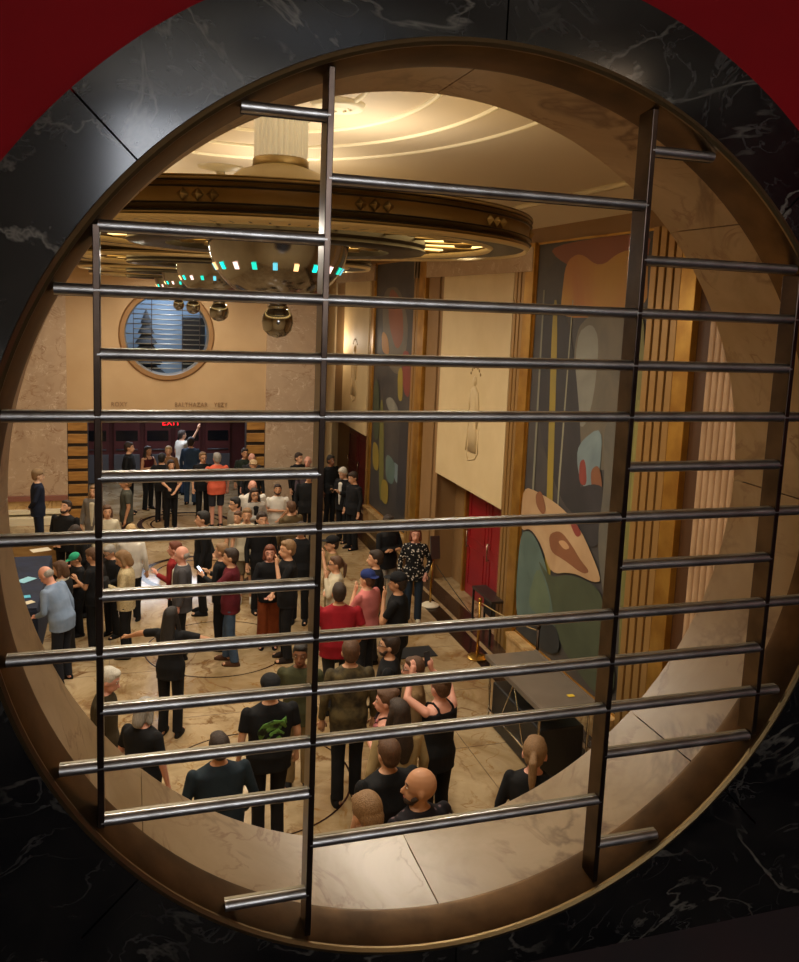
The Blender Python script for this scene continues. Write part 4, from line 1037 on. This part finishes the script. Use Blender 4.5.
b20 = P('woman in black dress holding a purse in front, standing on the far floor ring', (171, 460), 1.62, 165, 'fair', ('long', 'dark'), BLK, 'short', BLK, 'long', arms=('clasp', 'reach'), fem=True, **far)
P('man in black polo and glasses left of the coral shirt', (203, 452), 1.74, 165, 'fair', ('short', 'sandy'), BLK, 'short', BLK, glasses=True, **far)
P('man in bright coral shirt and dark shorts seen from behind', (217, 452.6), 1.78, 345, 'pink', ('short', 'grey'), cloth('coral', '#d8674c', '#c95a42'), 'short', cloth('dark_shorts', '#2a2c34'), 'shorts', w=1.15, arms=('clasp', 'down'), **far)
P('dark-haired person in dark green shirt right of the coral shirt', (245, 448), 1.74, 170, 'tan', ('short', 'dark'), cloth('dark_green', '#242c22', '#1c221c', 20), 'long', BLK, **far)
P('bald older person behind the beige cap', (252, 453), 1.70, 180, 'pink', ('fringe', 'grey'), CHAR, 'long', BLK, **far)
P('person in a beige cap right of the coral shirt', (253.5, 460), 1.64, 180, 'fair', ('short', 'brown'), BLK2, 'long', BLK, cap=('cap', cloth('beige_cap', '#b89c78')), **far)
P('stout man in a cream white shirt behind the woman in sunglasses', (252.7, 480), 1.76, 175, 'pink', ('fringe', 'sandy'), WHT, 'short', KHA, w=1.2, **far)
P('woman in sunglasses with light cardigan over black top', (254.5, 488), 1.68, 170, 'fair', ('long', 'dark'), BLK, 'long', cloth('tan_skirt', '#9a7c5c'), 'short', jacket=cloth('light_grey', '#a39b92', '#8f8880'), fem=True, glasses=True, arms=('clasp', 'cross'), **far)
P('dark-haired man in glasses and grey shirt, left of the boy', (235, 497), 1.70, 250, 'fair', ('short', 'black'), cloth('warm_grey', '#8a8070', '#7a7062'), 'short', CHAR, glasses=True, **far)
P('brown-haired boy in front of the man in the grey shirt', (238, 511), 1.50, 215, 'fair', ('short', 'brown'), cloth('stone_grey', '#a39a88'), 'short', CHAR, **far)
P('tall person in black with dark hair facing left, middle of the crowd', (203, 511), 1.82, 275, 'fair', ('short', 'black'), BLK, 'long', BLK, w=1.1, arms=('down', 'back'), **far)
P('man in black jacket near the far right stone pillar', (299, 452.6), 1.76, 150, 'fair', ('short', 'dark'), BLK, 'long', BLK, w=1.1, **far)
P('older man in a dim mauve shirt beside the black jacket at the far pillar', (308, 456), 1.72, 200, 'pink', ('fringe', 'grey'), cloth('mauve', '#4c4048'), 'long', BLK, **far)
P('bearded man in white t-shirt looking up, right of the woman in sunglasses', (277.7, 484), 1.72, 185, 'tan', ('short', 'dark'), WHT, 'short', CHAR, beard='dark', w=1.1, nod=-8, arms=('clasp', 'cross'), **far)
P('person in brown olive jacket seen from behind, right of the white t-shirt', (291, 501), 1.68, 330, 'fair', ('short', 'brown'), cloth('brown_olive', '#5a4a30', '#4a3c26'), 'long', BLK, w=1.25, **far)
P('person in black behind the white t-shirt, near the second blade', (309, 470), 1.76, 190, 'fair', ('short', 'dark'), BLK, 'long', BLK, w=1.15, **far)
pm = P('grey-haired man in black jacket and white shirt reading his phone by the maroon doors', (341.5, 468), 1.76, 235, 'fair', ('short', 'white'), WHT, 'long', BLK, jacket=BLK, arms=('phone', 'phone'), nod=25, **far)
phone(pm, 1, 'phone in the hands of the grey-haired man by the maroon doors')
P('person in black standing in shade left of the man reading his phone', (331, 455), 1.74, 150, 'brown', ('short', 'black'), BLK, 'long', BLK, w=1.15, **far)
P('dark-haired person in black close behind the man reading his phone', (352, 472), 1.72, 250, 'fair', ('short', 'dark'), BLK2, 'long', BLK, nod=15, w=1.1, **far)
# middle
P('grey-haired man in a grey suit jacket facing left, middle left', (182, 546), 1.74, 275, 'pink', ('fringe', 'grey'), WHT, 'long', BLK, jacket=cloth('suit_grey', '#4c4a4e', '#414044'), arms=('down', 'pocket'))
P('person in a red top behind the grey suit jacket', (175, 541), 1.72, 290, 'pink', ('short', 'auburn'), cloth('red_top', '#8c2424', '#7a1c1e'), 'long', BLK, arms=('phone', 'down'))
m43 = P('dark-haired man in a maroon shirt and blue jeans facing left', (231, 548), 1.78, 285, 'fair', ('short', 'dark'), cloth('maroon_shirt', '#5e1c26', '#4c151e'), 'elbow', cloth('blue_jeans', '#44566e', '#37485e'), arms=('reach', 'down'), shoe=cloth('shoe_brown', '#4a3020'), stride=.15)
m42 = P('sandy-haired person in a black jacket with a phone, left of the maroon shirt', (222, 543), 1.74, 300, 'fair', ('short', 'sandy'), BLK2, 'long', BLK, arms=('phone', 'phone'))
phone(m42, -1, 'phone held up by the sandy-haired person left of the maroon shirt', True)
P('red-haired woman in black top and rust wide trousers facing the viewer', (270, 545), 1.66, 190, 'pink', ('bob', 'auburn'), BLK, 'long', cloth('rust_trousers', '#84401e', '#703416'), 'wide', arms=('clasp', 'cross'), fem=True)
P('man in black t-shirt with hand at his mouth beside the red-haired woman', (288, 540), 1.76, 270, 'fair', ('short', 'sandy'), BLK, 'short', BLK2, arms=('chin', 'clasp'), shoe=cloth('sandal', '#241a14'), turn=10)
P('person in shorts and white shoes behind the maroon shirt', (247, 508), 1.66, 190, 'fair', ('short', 'sandy'), CRM, 'short', cloth('khaki_shorts', '#6a5c46'), 'shorts', shoe=WHT, **far)
P('person in black standing behind the red-haired woman', (262, 512), 1.72, 170, 'fair', ('short', 'dark'), BLK, 'long', BLK, **far)
P('person in black with crossed legs behind the black t-shirt, left of the second blade', (301, 522), 1.76, 200, 'fair', ('short', 'dark'), BLK, 'long', BLK, w=1.1, **far)
P('person in black cap and tan shirt just right of the second blade', (332.5, 536), 1.70, 270, 'fair', ('short', 'dark'), cloth('tan_shirt', '#8c7450', '#7c6644'), 'short', KHA, cap=('cap', BLK), arms=('chin', 'down'))
w49 = P('woman in a cream cardigan with a black strap, hand at her mouth', (336, 556), 1.64, 275, 'fair', ('pony', 'brown'), CRM, 'long', BLK, arms=('chin', 'cross'), fem=True, glasses=True)
P('man in bright red t-shirt with dark hair seen from behind', (339.5, 583), 1.80, 10, 'tan', ('short', 'dark'), cloth('red_shirt', '#8c1420', '#7c101a'), 'short', CHAR, w=1.3, arms=('pocket', 'pocket'))
P('man in pink shirt and blue cap, right of the red t-shirt', (368, 570), 1.74, 320, 'fair', ('short', 'brown'), cloth('pink_shirt', '#c67470', '#b86864'), 'short', CHAR, cap=('backcap', cloth('blue_cap', '#26346c', '#202c5c')), w=1.12, arms=('chin', 'down'))
P('dark-haired man in black t-shirt beyond the blue cap', (376, 550), 1.76, 285, 'fair', ('short', 'dark'), BLK, 'short', CHAR, arms=('cross', 'cross'), w=1.05)
P('man in black cap and black t-shirt with hand at his chin', (398.5, 572.5), 1.74, 300, 'tan', ('short', 'dark'), BLK, 'short', BLK, cap=('cap', BLK2), arms=('chin', 'clasp'), w=1.1)
w54 = P('woman in black and white floral blouse and dark jeans, left of the sign stand', (416, 527), 1.70, 195, 'pink', ('bob', 'auburn'), cloth('floral', '#c8c0b8', '#141416', 22, 'voronoi', (.28, .34)), 'long', cloth('dark_jeans', '#25303e'), arms=('pocket', 'down'), shoe=CRM, fem=True)
bag(w54, 1, 'tan brown tote bag hanging beside the woman in the floral blouse', cloth('tote_tan', '#a2703c', '#8c5e30'), (.10, .06, .2), .16)
P('person in black jacket and pale trousers left of the floral blouse', (389, 515), 1.76, 160, 'tan', ('short', 'dark'), BLK, 'long', cloth('pale_trousers', '#9c968c', '#8c867c'), arms=('cross', 'cross'))
# near
P('bearded man in black t-shirt looking left, below the black cap', (390, 634), 1.76, 290, 'fair', ('short', 'dark'), BLK, 'short', BLK, beard='dark', w=1.2, arms=('cross', 'down'), glasses=True)
P('brown-haired man in a tan shirt facing left, nearest the black mat', (414.5, 657), 1.72, 285, 'pink', ('short', 'brown'), cloth('tan_knit', '#7c6242', '#6a5236'), 'long', BLK, w=1.1, glasses=True)
P('person in camouflage patterned top and black trousers seen from behind', (351, 639), 1.72, 5, 'fair', ('short', 'brown'), cloth('camo', '#2c261c', '#5c5034', 9), 'long', BLK, arms=('down', 'down'), w=1.05, stride=.1)
P('brown-skinned man in a dark olive t-shirt beside the second blade', (301, 643), 1.70, 200, 'brown', ('short', 'black'), OLV, 'short', KHA, w=1.1)
gm = P('man in cap and black t-shirt with a green print on the back', (270.5, 675), 1.76, 355, 'fair', ('short', 'dark'), BLK, 'short', BLK2, cap=('backcap', BLK2), w=1.22, arms=('down', 'down'))
print_back(gm)
P('long-haired woman in black with both arms spread wide', (171, 607), 1.66, 25, 'tan', ('long', 'black'), BLK, 'short', BLK, 'long', arms=('out', 'out'), fem=True)
P('white-haired man in a brown olive t-shirt right of the leftmost blade', (113, 668), 1.72, 100, 'pink', ('short', 'white'), cloth('brown_tee', '#3c3220', '#322a1a'), 'short', CHAR, nod=20, arms=('down', 'down'))
P('grey-haired woman in a black top beside the white-haired man', (148, 697), 1.64, 40, 'pink', ('bob', 'grey'), BLK, 'short', BLK, nod=20, fem=True, w=1.1)
P('person in a dark teal jacket seen from behind, left of the green print', (219, 733), 1.70, 350, 'tan', ('short', 'dark'), cloth('teal_jacket', '#1c2830', '#16202a'), 'long', BLK, w=1.25, arms=('pocket', 'pocket'))
P('woman in a pink and black patterned dress with hair tied up', (386.5, 689), 1.66, 290, 'pink', ('bun', 'brown'), cloth('pink_floral', '#b06c6e', '#1c1416', 18, 'voronoi', (.32, .38)), 'none', cloth('pink_floral', '#000'), 'short', fem=True, arms=('cross', 'down'))
P('woman with long dark brown hair and a beige top', (399, 699), 1.66, 350, 'fair', ('long', 'dark'), cloth('beige_top', '#a58f66', '#94805a'), 'long', CHAR, w=1.15, fem=True)
m67 = P('brown-haired man in black t-shirt seen from behind, left of the bald man', (389, 738), 1.80, 345, 'fair', ('short', 'brown'), BLK, 'short', BLK, w=1.3, arms=('down', 'cross'))
P('bald bearded man in a black patterned shirt at lower centre', (418, 763), 1.70, 345, 'tan', None, cloth('black_print', '#5a474c', '#141016', 18, 'voronoi', (.2, .3)), 'short', BLK, beard='dark', w=1.15, hs=1.22, turn=55)
g69 = P('older man with thinning grey hair and dark jacket holding a lit phone', (363, 791), 1.84, 345, 'tan', ('short', 'sandy'), WHT, 'long', BLK, jacket=BLK2, arms=('read', 'read'), nod=22, lean=6, hs=1.2, w=1.12)
phone(g69, -1, 'lit white phone screen held by the older grey-haired man', True)
w70 = P('woman in sleeveless black jumpsuit with raised arms at right of the crowd', (441, 674), 1.72, 340, 'pink', ('bun', 'brown'), BLK, 'none', BLK, arms=('up', 'up'), fem=True)
phone(w70, 1, 'phone raised by the woman in the sleeveless black jumpsuit')
P('person with grey blond ponytail in dark clothes behind the grey inspection table', (536, 736), 1.76, 30, 'pink', ('pony', 'sandy'), BLK, 'long', BLK, w=1.15, fem=True, nod=10, hs=1.25)
# bake the fused skins and clothes once, then add fingers and faces
dg = bpy.context.evaluated_depsgraph_get(); dg.update()
for o, x in PEND:
    me = bpy.data.meshes.new_from_object(o.evaluated_get(dg), depsgraph=dg); me.name = o.name
    if x:
        n0 = len(me.vertices); bm = bmesh.new(); bm.from_mesh(me)
        mm = [m_ for m_ in me.materials]
        for m_ in x.m:
            if m_ not in mm: mm.append(m_); me.materials.append(m_)
        vs = [bm.verts.new(v) for v in x.v]
        for f, mi in zip(x.f, x.mi):
            try: fc = bm.faces.new([vs[i] for i in f]); fc.material_index = mm.index(x.m[mi]); fc.smooth = True
            except ValueError: pass
        bm.to_mesh(me); bm.free()
    o['_k'] = 0; del o['_k']
    PENDME = me; o['_m'] = me.name
for o, x in PEND:
    me = bpy.data.meshes[o['_m']]; del o['_m']; o.modifiers.clear(); o.data = me
    if '_S' in o: del o['_S']
